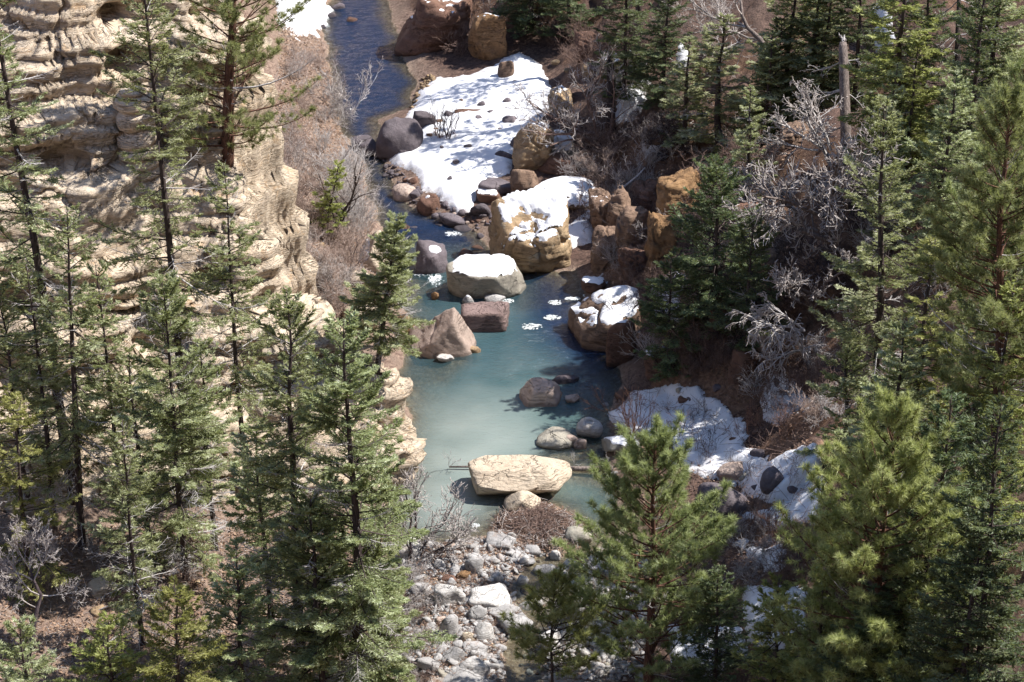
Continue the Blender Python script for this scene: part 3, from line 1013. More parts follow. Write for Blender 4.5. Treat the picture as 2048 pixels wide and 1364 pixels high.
rock('boulder', 'great pale sandstone slab with cracked top resting over its own shadow in the creek', 'sand', (933, 1146, 922, 1006), 0.50, 21, cat='boulder', water=True, res=6, rough=0.45, strata=0.45, tilt=-0.12, hfac=1.12, sink=0.1,
     planes=PL((-0.02, 0.10, 1, 0.66), (0.0, -0.72, 0.70, 0.50), (0.05, -0.80, -0.60, 0.40), (-0.98, -0.15, -0.10, 0.96), (0.75, -0.35, 0.5, 0.84), (0.9, -0.3, -0.35, 0.9), (0, 1, 0, 0.9), (0, 0, -1, 0.75), (0.5, -0.75, -0.4, 0.84)))
rock('boulder', 'small peaked sandstone block leaning in front of the great pale slab', 'sand', (1008, 1082, 978, 1024), 0.7, 22, res=4, rough=0.6, cat='boulder',
     planes=PL((-0.75, -0.2, 0.6, 0.55), (0.55, -0.35, 0.75, 0.55), (0, -1, 0.25, 0.7), (0, 1, 0.2, 0.7), (1, 0, 0, 1.0), (-1, 0, 0, 1.0), (0, 0, -1, 0.8)))
rock('boulder', 'round whitish boulder with a dark dimple beside the red stemmed shrub', 'white', (1152, 1207, 832, 878), 0.8, 23, cat='boulder', water=True, res=4, p=6, rough=0.8, hollow=[(-0.02, -0.05, 0.11, 0.14)])
rock('boulder', 'oval speckled grey boulder at the shallow right edge of the pool', 'lichen', (1072, 1146, 857, 898), 0.75, 24, cat='boulder', water=True, res=4, p=5, rough=0.8)
rock('boulder', 'large round dark grey boulder at the tip of the snowfield', 'dark', (750, 846, 230, 312), 0.8, 25, cat='boulder', res=5, p=6, rough=0.8)
rock('boulder', 'black rounded boulder in the water left of the big round one', 'dark', (700, 760, 268, 312), 0.8, 26, cat='boulder', water=True, res=4, p=7)
rock('boulder', 'jagged dark boulder at the snow edge beside the leafless fan shrub', 'dark', (822, 874, 217, 262), 0.8, 27, cat='boulder', res=4)
rock('boulder', 'red brown angular boulder at the lower edge of the snowfield', 'red', (832, 887, 383, 430), 0.8, 28, cat='boulder', res=4, rough=0.9,
     planes=PL((-0.3, -0.3, 0.9, 0.72), (-0.8, -0.5, 0.2, 0.85), (0.6, -0.7, 0.3, 0.8), (0.9, 0.2, 0.3, 0.85), (0, 1, 0.3, 0.8), (0, -1, 0, 0.9), (0, 0, -1, 0.9)),
     snow=dict(thr=0.7, th=0.05, rag=0.4, region=lambda V: 0.3 - (np.hypot(V[:, 0] / V[:, 0].max() + 0.15, V[:, 1] / V[:, 1].max() - 0.1) - 0.14) * 4))
rock('rock', 'dark grey stone at the waterline below the snowfield tip', 'dark', (876, 934, 420, 456), 0.8, 29, p=7)
rock('rock', 'brown stone with a dab of snow right of the snowfield tip', 'red', (952, 1008, 372, 408), 0.75, 30, snow=dict(thr=0.75, th=0.06, rag=0.5))
rock('rock', 'grey cobble wedged below the brown stone near the tan boulder', 'dark', (940, 984, 400, 434), 0.8, 31, p=7)
rock('rock', 'grey brown boulder sloping into the blue water left of the snow', 'pink', (782, 836, 366, 404), 0.8, 32)
rock('rock', 'tall oval brown stone standing in the upper snowfield', 'brown', (995, 1028, 116, 160), 0.9, 33, p=6, yoff=0.3)
rock('rock', 'flat red slab lying on the open snow', 'red', (908, 970, 214, 232), 0.35, 34, hfac=1.0)
rock('rock', 'small dark pyramid stone near the top of the snowfield', 'dark', (1012, 1042, 156, 172), 0.7, 35)
rock('rock', 'round grey stone on the right part of the snowfield', 'dark', (1004, 1032, 228, 254), 0.9, 36, p=6)
rock('rock', 'small black stone under the round grey one on snow', 'dark', (993, 1006, 254, 268), 0.8, 37)
rock('rock', 'dark lumpy stone beside the snow hollow near the tall brown rock', 'dark', (986, 1028, 296, 322), 0.8, 38, p=7)
rock('rock', 'dark round stone against the foot of the tall brown rock', 'dark', (1020, 1048, 270, 298), 0.8, 39, p=6)
rock('rock', 'broad dark boulder in shade between snowfield and tan boulder', 'dark', (955, 1030, 352, 396), 0.7, 40)
rock('rock', 'tall rusty brown rock with a tan cap at the right edge of the snowfield', 'brown', (1020, 1078, 330, 396), 0.8, 41, res=4, strata=0.5, cat='boulder')
rock('boulder', 'orange brown rock wall topped by snow right of the snowfield', 'tan', (1022, 1110, 240, 350), 0.9, 42, res=5, strata=0.5, rough=1.7, p=22, snow=dict(thr=0.8, th=0.12, rag=0.9))
rock('boulder', 'lichen grey rock crowned with a rounded snow pillow near the bare tree', 'lichen', (1082, 1150, 262, 318), 0.9, 43, res=4, p=7, snow=dict(thr=0.55, th=0.15, rag=0.5))
rock('boulder', 'long snow covered ledge rising behind the huge tan boulder', 'tan', (1060, 1200, 322, 420), 1.1, 44, res=5, snow=dict(thr=0.5, th=0.16, rag=0.35), hfac=0.55)
rock('boulder', 'low dark red rock under brush behind the snow ledge', 'red', (1075, 1160, 300, 352), 0.7, 45, res=4)
rock('outcrop', 'long dark brown rock wall along the far right bank of the creek', 'red', (786, 945, -60, 104), 0.8, 46, res=5, strata=0.6, rough=1.6, p=22, snow=dict(thr=0.86, th=0.1, rag=1.0), hfac=0.9)
rock('outcrop', 'ochre rock buttress right of the long dark wall', 'orange', (938, 1016, 15, 122), 0.9, 47, res=5, strata=0.3, rough=1.6, p=22, snow=dict(thr=0.88, th=0.08, rag=0.9))
rock('outcrop', 'bare orange sandstone face exposed on the right slope under dark brush', 'orange', (1318, 1412, 335, 450), 1.1, 48, res=5, planes=boxy(48), strata=0.6, rough=2.0, hfac=0.9, yoff=0.75, sink=0.6, p=14)
rock('outcrop', 'squat brown rock among twigs above the large trampled snow patch', 'red', (1455, 1520, 690, 770), 0.8, 51, res=4)
rock('outcrop', 'dark rock ledge under the pale hanging branches', 'pink', (1490, 1570, 640, 715), 0.8, 52, res=4, strata=0.5)
rock('boulder', 'large grey boulder in shade behind the pine in lower right', 'dark', (1395, 1515, 960, 1055), 0.7, 53, res=4, p=8)
rock('boulder', 'brown grey boulder poking out above the lower right snow', 'pink', (1435, 1505, 915, 965), 0.8, 54, res=4)
rock('boulder', 'dark boulder beside the snow tongue under fir boughs', 'dark', (1520, 1580, 930, 985), 0.8, 55, res=4)
rock('boulder', 'mossy grey boulder at the right end of the driftwood heap', 'lichen', (1128, 1186, 1048, 1090), 0.8, 56, res=4, p=7)
rock('boulder', 'flat rock with thin snow at the foot of the red stemmed shrub', 'lichen', (1205, 1285, 868, 910), 0.7, 57, res=4, snow=dict(thr=0.8, th=0.05, rag=0.9))
rock('rock', 'small brown stone with snow just above the long draped boulder', 'red', (1163, 1212, 552, 586), 0.8, 58, snow=dict(thr=0.7, th=0.07, rag=0.7))
rock('rock', 'tiny upright orange stone in the water by the rapids', 'orange', (862, 878, 582, 600), 0.7, 59, water=True)
rock('rock', 'small rounded grey stone in front of the flat snowy boulder', 'grey', (924, 948, 588, 610), 0.8, 60, water=True, p=6, snow=dict(thr=0.75, th=0.04, rag=0.5))
rock('rock', 'low grey stone between the flat snowy boulder and the banded one', 'grey', (968, 1012, 584, 608), 0.8, 61, water=True, p=7)
rock('rock', 'white topped pair stone at the foot of the pointed boulder', 'white', (872, 908, 706, 726), 0.7, 62, water=True)
rock('rock', 'tan pebble block at the right foot of the pointed boulder', 'tan', (935, 962, 690, 706), 0.7, 63, water=True)
rock('rock', 'pale tan boulder on the left bank behind the leaning fir', 'orange', (790, 832, 626, 664), 0.8, 64, res=4)
rock('rock', 'cream rock ledge below the tan wedge boulder on the left bank', 'sand', (690, 770, 535, 585), 0.8, 65, res=4, strata=0.8)
rock('rock', 'cream angular block under the leaning fir', 'sand', (676, 760, 600, 668), 0.8, 66, res=4, strata=0.8)
rock('rock', 'pink stone under water edge near the lone purplish boulder', 'pink', (1130, 1160, 785, 806), 0.7, 67, water=True)
rock('rock', 'tan cobble touching the oval speckled boulder', 'pink', (1128, 1158, 866, 890), 0.8, 68, water=True, p=7)
rock('rock', 'pinkish cobble between oval boulder and round white one', 'pink', (1148, 1174, 874, 898), 0.8, 69, water=True, p=6)
rock('rock', 'white stone on the dry gravel under the bare bush by the left bank', 'white', (778, 846, 1072, 1122), 0.8, 70, res=4)

WALL = [
    ((1176, 1232, 396, 486), 'brown', 'tallest block of the brown rock wall, right behind the huge tan boulder', 81),
    ((1214, 1272, 388, 500), 'brown', 'upright brown block of the rock wall under the pale broken branch', 82),
    ((1182, 1244, 466, 550), 'brown', 'rusty block at the water end of the brown rock wall', 83),
    ((1232, 1300, 428, 530), 'brown', 'wide rusty face in the middle of the brown rock wall', 84),
    ((1286, 1356, 440, 552), 'orange', 'rusty face at the right end of the wall beside the dark shaded fir', 85),
    ((1238, 1312, 498, 566), 'red', 'low dark red block at the foot of the brown rock wall', 86),
    ((1262, 1330, 372, 450), 'red', 'dark red block along the top of the brown rock wall', 87),
]
for bx, mt, lab, sd in WALL:
    rock('outcrop', lab, mt, bx, 1.1, sd, res=5, planes=boxy(sd), strata=0.6, rough=2.2, p=16, yoff=0.75, hfac=1.15, sink=0.6, snow=dict(thr=0.86, th=0.1, rag=0.9) if sd in (81, 82) else None)

SLOPE = [
    ((1096, 1150, 170, 238), 'tan', 'mossy tan block at the upper right corner of the snowfield'),
    ((1196, 1250, 108, 170), 'brown', 'brown block in shade behind the dark upright dead trunk'),
    ((1250, 1310, 100, 160), 'lichen', 'greenish grey block in the shaded jumble right of the dead trunk'),
    ((1290, 1350, 235, 310), 'brown', 'brown ledge beside the fallen log on the right slope'),
    ((1350, 1420, 210, 280), 'red', 'dark red ledge above the bare orange sandstone face'),
    ((1400, 1470, 250, 320), 'brown', 'brown ledge left of the slim grey leafless tree'),
    ((1360, 1430, 655, 730), 'brown', 'brown rock under brush below the dark shaded fir'),
    ((1420, 1500, 590, 670), 'red', 'dark red rock right below the dark shaded fir trunk'),
    ((1540, 1620, 640, 720), 'brown', 'brown shelf rock behind the arching pale boughs'),
    ((1290, 1350, 700, 765), 'red', 'reddish rock at the top edge of the trampled snow'),
    ((1500, 1570, 500, 580), 'brown', 'brown rock under the tangled grey oak crown'),
    ((1460, 1530, 400, 480), 'red', 'dark red rock between the dark shaded fir and the oaks'),
    ((1560, 1640, 240, 310), 'brown', 'brown rock below the bare leaning tree base'),
    ((1150, 1200, 60, 120), 'red', 'dark red rock between the top trunks above the snow'),
]
for k, (bx, mt, lab) in enumerate(SLOPE):
    rock('outcrop', lab, mt, bx, 1.1, 110 + k, res=5, planes=boxy(110 + k), strata=0.5, rough=1.9, p=18, yoff=0.7, hfac=0.9, sink=0.5, snow=dict(thr=0.9, th=0.08, rag=0.9) if k in (0, 1, 2, 9) else None)

# --- the gravel bar: each larger stone by its own look and neighbours
GB = [
    ((866, 930, 1158, 1212), 'white', 'white wedge rock with a dark hollow under it on the gravel bar', 0.7),
    ((936, 1022, 1168, 1218), 'white', 'largest flat faced pale rock in the middle of the gravel bar', 0.8),
    ((970, 1032, 1064, 1098), 'grey', 'broad grey rock at the top edge of the gravel bar by the pool', 0.8),
    ((928, 966, 1106, 1148), 'grey', 'grey blue block on edge near the top of the gravel bar', 0.8),
    ((878, 920, 1218, 1278), 'grey', 'tall grey leaning slab left of the oval stone', 0.7),
    ((946, 990, 1238, 1282), 'white', 'smooth oval pale stone under the largest flat faced rock', 0.8),
    ((1000, 1068, 1222, 1280), 'grey', 'striped dark grey rock beside the small pine sapling', 0.8),
    ((936, 974, 1205, 1242), 'grey', 'rough grey block against the largest flat faced rock', 0.8),
    ((970, 1030, 1210, 1244), 'grey', 'low grey wedge right under the largest flat faced rock', 0.9),
    ((1034, 1088, 1192, 1224), 'white', 'flat white stone across the small side channel', 0.7),
    ((1030, 1056, 1144, 1172), 'white', 'tilted square pale stone at the side channel', 0.7),
    ((1068, 1108, 1128, 1150), 'grey', 'flat grey stone on brown leaves below the driftwood heap', 0.8),
    ((1100, 1122, 1094, 1120), 'white', 'upright white stone right of the leaf covered gravel', 0.7),
    ((1036, 1062, 1106, 1128), 'white', 'bright small block in the cobble cluster by the pool', 0.8),
    ((1040, 1082, 1086, 1112), 'grey', 'smooth grey cobble behind the bright small block', 0.8),
    ((974, 1008, 1138, 1166), 'grey', 'split grey stone above the largest flat faced rock', 0.8),
    ((924, 950, 1256, 1284), 'sand', 'cream coloured stone left of the oval pale stone', 0.8),
    ((926, 978, 1280, 1310), 'grey', 'flat grey slab below the cream coloured stone', 0.8),
    ((918, 982, 1308, 1356), 'white', 'long white slab pointing toward the lower channel', 0.9),
    ((880, 930, 1290, 1330), 'grey', 'lilac grey slab half buried left of the long white slab', 0.9),
    ((870, 985, 1346, 1390), 'grey', 'wide pale slab cut off by the bottom edge', 0.8),
    ((1054, 1080, 1184, 1198), 'white', 'small flat white stone standing in the side channel', 0.8),
    ((866, 896, 1116, 1140), 'grey', 'rounded grey stone left of the blue grey block', 0.8),
    ((820, 868, 1160, 1190), 'grey', 'dull grey slab among twigs at the left of the gravel bar', 0.9),
    ((880, 914, 1144, 1166), 'red', 'small dark brown stone behind the white wedge rock', 0.8),
    ((910, 940, 1140, 1160), 'orange', 'ochre chip stone behind the white wedge rock', 0.8),
    ((832, 880, 1300, 1345), 'grey', 'greyish mound stone under dry brush at the lower left of the bar', 0.9),
    ((1030, 1060, 1250, 1276), 'dark', 'dark shadowed stone tucked behind the oval pale stone', 0.8),
    ((1180, 1220, 1186, 1220), 'grey', 'grey stone glimpsed through the dark pine boughs', 0.8),
    ((1240, 1300, 1100, 1140), 'white', 'pale stone behind the dark pine trunk', 0.8),
    ((1290, 1340, 1115, 1150), 'white', 'second pale stone right behind the dark pine trunk', 0.8),
    ((1080, 1130, 1255, 1300), 'white', 'pale boulder behind the sapling crown', 0.8),
    ((1110, 1170, 1180, 1240), 'grey', 'grey boulder between sapling and dark pine', 0.8),
]
for k, (bx, mt, lab, dr) in enumerate(GB):
    big = (bx[1] - bx[0]) > 45
    rock('rock', lab, mt, bx, dr, 300 + k, res=4 if big else 3, rz=float(np.random.default_rng(k).uniform(-0.4, 0.4)), p=30, sink=0.8, hfac=0.9)

# --- small countable stones: a few prototypes copied
PROTO = []
for k in range(14):
    r = np.random.default_rng(500 + k)
    V, F = rock_shape((1, r.uniform(0.65, 1.0), r.uniform(0.45, 0.8)), 500 + k, res=3, p=int(r.choice([14, 24, 40])))
    PROTO.append({mt: mk('stone', V, F, M[mt], None, None, True, link=False) for mt in ('grey', 'white', 'dark', 'red', 'pink', 'lichen', 'tan', 'brown')})


def stones(poly, n, smin_, smax_, mats, label, group, seed, name='stone', lift=-0.03, avoid=0.6):
    r = np.random.default_rng(seed)
    poly = np.array(poly, float)
    lo, hi = poly.min(0), poly.max(0)
    k = 0
    tries = 0
    while k < n and tries < n * 40:
        tries += 1
        q = r.uniform(lo, hi)
        if not inside(np.array([q[0]]), np.array([q[1]]), poly)[0]:
            continue
        P = hit(q[0], q[1], H)
        if any((P[0] - a) ** 2 + (P[1] - b) ** 2 < (avoid * c) ** 2 for a, b, c in ROCKS):
            continue
        sz = smin_ + (smax_ - smin_) * r.random() ** 2.2
        me = PROTO[r.integers(len(PROTO))][mats[r.integers(len(mats))]]
        o = bpy.data.objects.new(name, me)
        COL.objects.link(o)
        o.location = (P[0], P[1], P[2] + lift * sz)
        o.rotation_euler = (r.uniform(-0.3, 0.3), r.uniform(-0.3, 0.3), r.uniform(0, 6.28))
        o.scale = (sz, sz, sz * r.uniform(0.8, 1.2))
        tag(o, label, 'stone', group)
        ROCKS.append((P[0], P[1], sz * 0.5))
        k += 1


stones([(800, 1110), (850, 1092), (930, 1085), (1000, 1072), (1060, 1095), (1040, 1150), (1020, 1190), (1045, 1240), (1010, 1300), (1000, 1364), (800, 1364)], 95, 0.10, 0.46,
       ['grey', 'white', 'grey', 'pink', 'lichen'], 'small pale grey stone scattered on the gravel bar', 'small stones of the gravel bar', 1)
stones([(1000, 1075), (1080, 1085), (1090, 1110), (1040, 1130), (1000, 1110)], 16, 0.16, 0.4, ['grey', 'white'], 'pale cobble in the tight cluster at the head of the gravel bar', 'cobbles at the bar head', 2)
stones([(1090, 1110), (1200, 1120), (1250, 1250), (1220, 1364), (1080, 1364), (1080, 1250)], 26, 0.15, 0.6, ['grey', 'white', 'lichen'], 'grey stone beside the side channel under the pine boughs', 'stones beside the side channel', 3)
stones([(1040, 1120), (1090, 1120), (1090, 1200), (1100, 1260), (1075, 1364), (1010, 1364), (1050, 1260), (1030, 1200)], 16, 0.15, 0.5, ['grey', 'brown', 'lichen'], 'wet stone lying in the narrow side channel', 'wet stones in the side channel', 17, lift=0.0)
stones([(850, 240), (1000, 160), (1060, 200), (1030, 320), (960, 380), (860, 370), (800, 310)], 24, 0.22, 0.50, ['dark', 'dark', 'brown'], 'little dark stone melting out of the broad snowfield', 'little stones on the snowfield', 4, lift=0.5)
stones([(770, 310), (830, 355), (850, 395), (950, 440), (990, 410), (1000, 440), (960, 470), (880, 450), (800, 400), (770, 350)], 26, 0.22, 0.75, ['dark', 'red', 'pink', 'dark'], 'dark wet cobble along the lower edge of the snowfield', 'wet cobbles below the snowfield', 5)
stones([(830, 440), (960, 460), (980, 500), (950, 530), (880, 480), (800, 470)], 12, 0.4, 1.3, ['dark', 'red', 'dark'], 'dark boulder half under the rapids', 'boulders in the rapids', 6, lift=-0.05)
stones([(640, 20), (720, 20), (740, 80), (690, 110), (650, 80)], 10, 0.4, 1.2, ['dark', 'red'], 'dark wet rock in the riffle at the far end of the creek', 'rocks in the far riffle', 7)
stones([(700, 90), (800, 100), (830, 200), (700, 220)], 9, 0.5, 1.5, ['red', 'pink'], 'reddish rock barely breaking the dark upstream water', 'rocks in the upstream water', 8, lift=-0.22)
stones([(1130, 770), (1220, 760), (1220, 860), (1200, 920), (1140, 850)], 10, 0.2, 0.6, ['pink', 'red', 'grey'], 'stone in the shallow water along the right edge of the pool', 'stones along the right pool edge', 9, lift=0)
stones([(1040, 900), (1200, 890), (1230, 950), (1170, 960), (1060, 920)], 12, 0.12, 0.4, ['tan', 'pink', 'grey'], 'brown cobble in the shallows behind the great sandstone slab', 'cobbles in the shallows', 10, lift=0)
stones([(1220, 790), (1560, 760), (1600, 1000), (1420, 960), (1280, 900)], 26, 0.25, 0.9, ['dark', 'lichen', 'red', 'dark'], 'dark stone poking out of the trampled right bank snow', 'stones in the right bank snow', 11)
stones([(1300, 280), (1500, 260), (1560, 640), (1400, 740), (1290, 500)], 24, 0.3, 1.1, ['red', 'tan', 'dark'], 'brown stone half hidden in the brush of the right slope', 'stones on the right slope', 12)
stones([(560, 380), (700, 340), (740, 440), (700, 560), (620, 560)], 12, 0.15, 0.5, ['tan', 'pink'], 'small tan stone on the brown leaf slope left of the creek', 'stones on the left leaf slope', 13)
stones([(130, 1120), (420, 1100), (420, 1280), (150, 1290)], 12, 0.15, 0.6, ['tan', 'pink', 'lichen'], 'tan stone on the brown leaf floor under the left firs', 'stones under the left firs', 14)
stones([(1100, 120), (1260, 100), (1280, 200), (1180, 190)], 10, 0.5, 1.4, ['tan', 'dark', 'lichen'], 'mossy block in the shaded rock jumble behind the bare tree', 'blocks behind the bare tree', 15)
stones([(1150, 380), (1260, 340), (1300, 480), (1200, 420)], 8, 0.3, 1.0, ['tan', 'lichen', 'dark'], 'weathered block in the brush above the huge tan boulder', 'blocks above the tan boulder', 16)

# a cream slab stone lying on the left floor
rock('rock', 'cream rectangular slab lying on brown leaves at the lower left', 'sand', (176, 218, 1142, 1192), 1.1, 71, res=4, rz=0.5, rough=0.5, base=H, hfac=0.5, planes=PL((-0.1, -0.2, 1, 0.8), (1, 0.1, 0, 0.9), (-1, 0, 0.1, 0.9), (0, 1, 0, 0.9), (0, -1, 0.1, 0.9), (0, 0, -1, 0.9)))


# --- the rounded pillar of bedded sandstone on the cliff
def pillar():
    P0 = hit(282, 335, CLIFF)
    s = proj(P0)[2]
    V = []
    n, m = 70, 44
    tot = 165 / s / 0.92
    for i in range(n):
        t = i / (n - 1)
        z = t * tot
        lay = t * 7.0 + 0.5 * math.sin(t * 5)
        fr = lay - math.floor(lay)
        bulge = 0.62 + 0.38 * (1 - abs(2 * fr - 1) ** 4)
        wid = (0.98 - 0.25 * t) * (1 if t < 0.86 else math.sqrt(max(0.0, 1 - ((t - 0.86) / 0.14) ** 2)) + 0.02)
        for j in range(m):
            a = j / m * 2 * math.pi
            rr = wid * bulge
            V.append([rr * math.cos(a) * 1.0 - 0.25 * t, rr * math.sin(a) * 1.0 + 0.5 * t + 0.4, z - 0.5 + 0.22 * rr * math.cos(a) * (1 - t)])
    V = np.array(V)
    d = 0.16 * fbm(V / 0.8, 900, 3) + 0.05 * fbm(V / 0.2, 901, 2)
    ctr = np.array([0, 0.4, 0]) * 1.0
    dr = V - ctr; dr[:, 2] = 0
    dr /= np.linalg.norm(dr, axis=1, keepdims=True) + 1e-6
    V = V + dr * d[:, None]
    i = np.arange(n - 1)[:, None] * m
    j = np.arange(m)[None]
    F = np.stack([i + j, i + (j + 1) % m, i + m + (j + 1) % m, i + m + j], -1).reshape(-1, 4)
    o = mk('rock_pillar', V, F, M['cliff'], None, None, True)
    o.location = P0
    tag(o, 'rounded pillar of stacked cream sandstone layers standing out from the cliff', 'rock pillar')


pillar()
# ------------------------------------------------------------------ conifers
def blades(P, D, L, W, r, k=1):
    """thin triangular leaves: base P, direction D, length L, half width W"""
    D, U, Wv = frames(D)
    a = r.uniform(0, 2 * math.pi, len(P))
    S = U * np.cos(a)[:, None] + Wv * np.sin(a)[:, None]
    V = np.stack([P - S * W[:, None], P + S * W[:, None], P + D * L[:, None]], 1)
    return V.reshape(-1, 3)


NBL = []


def trunk_path(h, r, wob, lean=(0, 0)):
    n = 26
    t = np.linspace(0, 1, n)
    q = np.stack([t * 2.5, np.full(n, r.uniform(0, 99)), np.zeros(n)], -1)
    x = wob * fbm(q, 3, 2) * np.sin(t * math.pi * 0.5) + lean[0] * t
    y = wob * fbm(q + 31.7, 4, 2) * np.sin(t * math.pi * 0.5) + lean[1] * t
    return np.stack([x, y, h * t], -1)


def make_conifer(kind, seed, h, R, cb=0.12, dens=1.0, gap=0.0, dead=0.0, leafmat='fir', barkmat='bark', r0=None, wob=0.25, lean=(0, 0), lowdead=0.0, shape=0.85, droop=0.0, twist=None, bsp=0.30, top=1.0, scale=1.0):
    """returns meshes (trunk, crown, dead or None); leaf sizes are in metres times scale"""
    r = np.random.default_rng(seed)
    r0 = (r0 or 0.0115 * h + 0.03) * 0.8
    TP = trunk_path(h, r, wob, lean)
    TR = r0 * (1 - np.linspace(0, 1, len(TP))) ** 0.85 + 0.012
    wood = MB()
    V, F = path_tube(TP, TR, 9, 0.12, seed)
    wood.add(V, F)
    deadb = MB()
    LV, LT = [], []

    def at(z):
        return np.array([np.interp(z, TP[:, 2], TP[:, i]) for i in range(3)])

    z = cb * h
    az0 = r.uniform(0, 6.28)
    segA, segB, sra, srb = [], [], [], []
    dA, dB, dra, drb = [], [], [], []
    while z < h * 0.985:
        t = (z - cb * h) / (h * (1 - cb))
        nb = r.integers(3, 6) if kind == 'pine' else r.integers(3, 6)
        az0 += 2.399
        for b in range(nb):
            az = az0 + b * 2 * math.pi / nb + r.normal() * 0.3
            L = R * ((1 - t) ** shape * min(1.0, 0.62 + t / 0.2 * 0.38)) * r.uniform(0.5, 1.22) + 0.10 * scale
            clump = _hash(np.array([int(z / (0.09 * h))]), np.array([int(((az % 6.283) / 6.283) * 4)]), np.array([seed]), 5)[0]
            isdead = r.random() < dead + lowdead * max(0, 1 - t / 0.35)
            if clump < gap and not isdead:
                L *= r.uniform(0.2, 0.6)
                if r.random() < 0.5:
                    isdead = True
            z1 = z + r.uniform(-0.1, 0.1) * scale
            if kind == 'pine':
                el = 0.12 + 0.9 * t * t + r.normal() * 0.12
                curve = 0.35
            else:
                el = -0.10 + 0.75 * t ** 1.5 - droop * (1 - t) + r.normal() * 0.22
                curve = 0.16 - 0.25 * (1 - t)
            K = 7
            s = np.linspace(0, 1, K)
            hz = L * s * math.cos(el)
            zo = L * (s * math.sin(el) + curve * s * s * 0.6 + 0.10 * s ** 4)
            bend = r.normal() * 0.18
            aa = az + bend * s + 0.06 * np.cumsum(r.normal(size=K)) * 0.5
            c0 = at(z1)
            B = c0[None] + np.stack([hz * np.cos(aa), hz * np.sin(aa), zo], -1)
            br = (0.010 + 0.011 * L) * (1 - 0.85 * s) * (1.25 if kind == 'pine' else 1.0)
            tgt = (dA, dB, dra, drb) if isdead else (segA, segB, sra, srb)
            tgt[0].append(B[:-1]); tgt[1].append(B[1:]); tgt[2].append(br[:-1]); tgt[3].append(br[1:])
            # twigs
            if kind == 'pine':
                m = max(3, int(L / (0.11 * scale) * dens))
                ts = r.uniform(0.12, 1.0, m) ** 0.6
            else:
                m = max(4, int(L / (0.055 * scale) * dens))
                ts = r.uniform(0.08, 1.0, m) ** 0.72
            i0 = np.clip((ts * (K - 1)).astype(int), 0, K - 2)
            fr = (ts * (K - 1) - i0)[:, None]
            Q = B[i0] * (1 - fr) + B[i0 + 1] * fr
            T = B[i0 + 1] - B[i0]
            T /= np.linalg.norm(T, axis=1, keepdims=True) + 1e-9
            side = np.cross(T, [0, 0, 1.0])
            sg = np.where(r.random(m) < 0.5, -1.0, 1.0)[:, None]
            if kind == 'pine':
                D = T * r.uniform(0.3, 0.9, (m, 1)) + side * sg * r.uniform(0.1, 1.1, (m, 1)) + np.array([0, 0, 1.0]) * r.uniform(-0.25, 0.9, (m, 1))
                tl = np.minimum(0.20 * scale + 0.35 * (1 - ts) * L, 0.80 * scale) * r.uniform(0.5, 1.15, m)
            else:
                D = T * r.uniform(0.5, 0.9, (m, 1)) + side * sg * r.uniform(0.5, 1.0, (m, 1)) + np.array([0, 0, 1.0]) * (r.uniform(-0.28, 0.12, (m, 1)) - droop * 0.5)
                tl = np.minimum(0.12 * scale + 0.45 * (1 - ts) * L, 0.75 * scale) * r.uniform(0.6, 1.15, m)
            D /= np.linalg.norm(D, axis=1, keepdims=True)
            E = Q + D * tl[:, None]
            if isdead:
                keep = r.random(m) < 0.55
                dA.append(Q[keep]); dB.append(E[keep]); dra.append(np.full(keep.sum(), 0.008 * scale)); drb.append(np.full(keep.sum(), 0.004 * scale))
                continue
            segA.append(Q); segB.append(E); sra.append(np.full(m, 0.007 * scale)); srb.append(np.full(m, 0.003 * scale))
            if kind == 'pine':
                # tufts: at the tip and part way
                nn = 34
                tip = E
                TD = D
                nt_ = len(tip)
                base = np.repeat(tip, nn, 0) - np.repeat(TD, nn, 0) * r.uniform(0, 0.10, (nt_ * nn, 1)) * scale
                dd = np.repeat(TD, nn, 0) * 0.6 + r.normal(size=(nt_ * nn, 3)) * 0.7
                Ls = r.uniform(0.17, 0.28, nt_ * nn) * scale
                LV.append(blades(base, dd, Ls, np.full(nt_ * nn, 0.0105 * scale), r))
                tb = np.clip(0.30 + 0.35 * ts + r.normal(size=nt_) * 0.20, 0, 1)
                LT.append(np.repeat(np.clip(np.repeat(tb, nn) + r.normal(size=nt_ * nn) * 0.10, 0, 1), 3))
            else:
                nn = 9
                u = (np.arange(nn)[None] + r.random((m, nn))) / nn
                base = (Q[:, None] + (E - Q)[:, None] * u[..., None]).reshape(-1, 3)
                sd2 = np.cross(D, [0, 0, 1.0])
                sd2 = sd2 * np.where(r.random(m) < 0.5, 1, 1)[:, None]
                alt = np.where((np.arange(nn) % 2) == 0, 1.0, -1.0)
                dd = (np.repeat(D, nn, 0) * 0.85 + np.repeat(sd2, nn, 0) * np.tile(alt, m)[:, None] * 0.75 + r.normal(size=(m * nn, 3)) * 0.26)
                Ls = (r.uniform(0.10, 0.19, (m, nn)) * (1.15 - 0.5 * u)).reshape(-1) * scale
                LV.append(blades(base, dd, Ls, np.full(m * nn, 0.025 * scale), r))
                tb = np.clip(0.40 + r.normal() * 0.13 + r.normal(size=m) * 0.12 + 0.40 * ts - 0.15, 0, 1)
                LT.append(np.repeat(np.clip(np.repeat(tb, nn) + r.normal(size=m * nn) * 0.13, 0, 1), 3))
        z += bsp * scale * r.uniform(0.7, 1.3) * (0.80 if kind != 'pine' else 0.62)
    if segA:
        V, F = tubes(np.concatenate(segA), np.concatenate(segB), np.concatenate(sra), np.concatenate(srb), 3)
        wood.add(V, F)
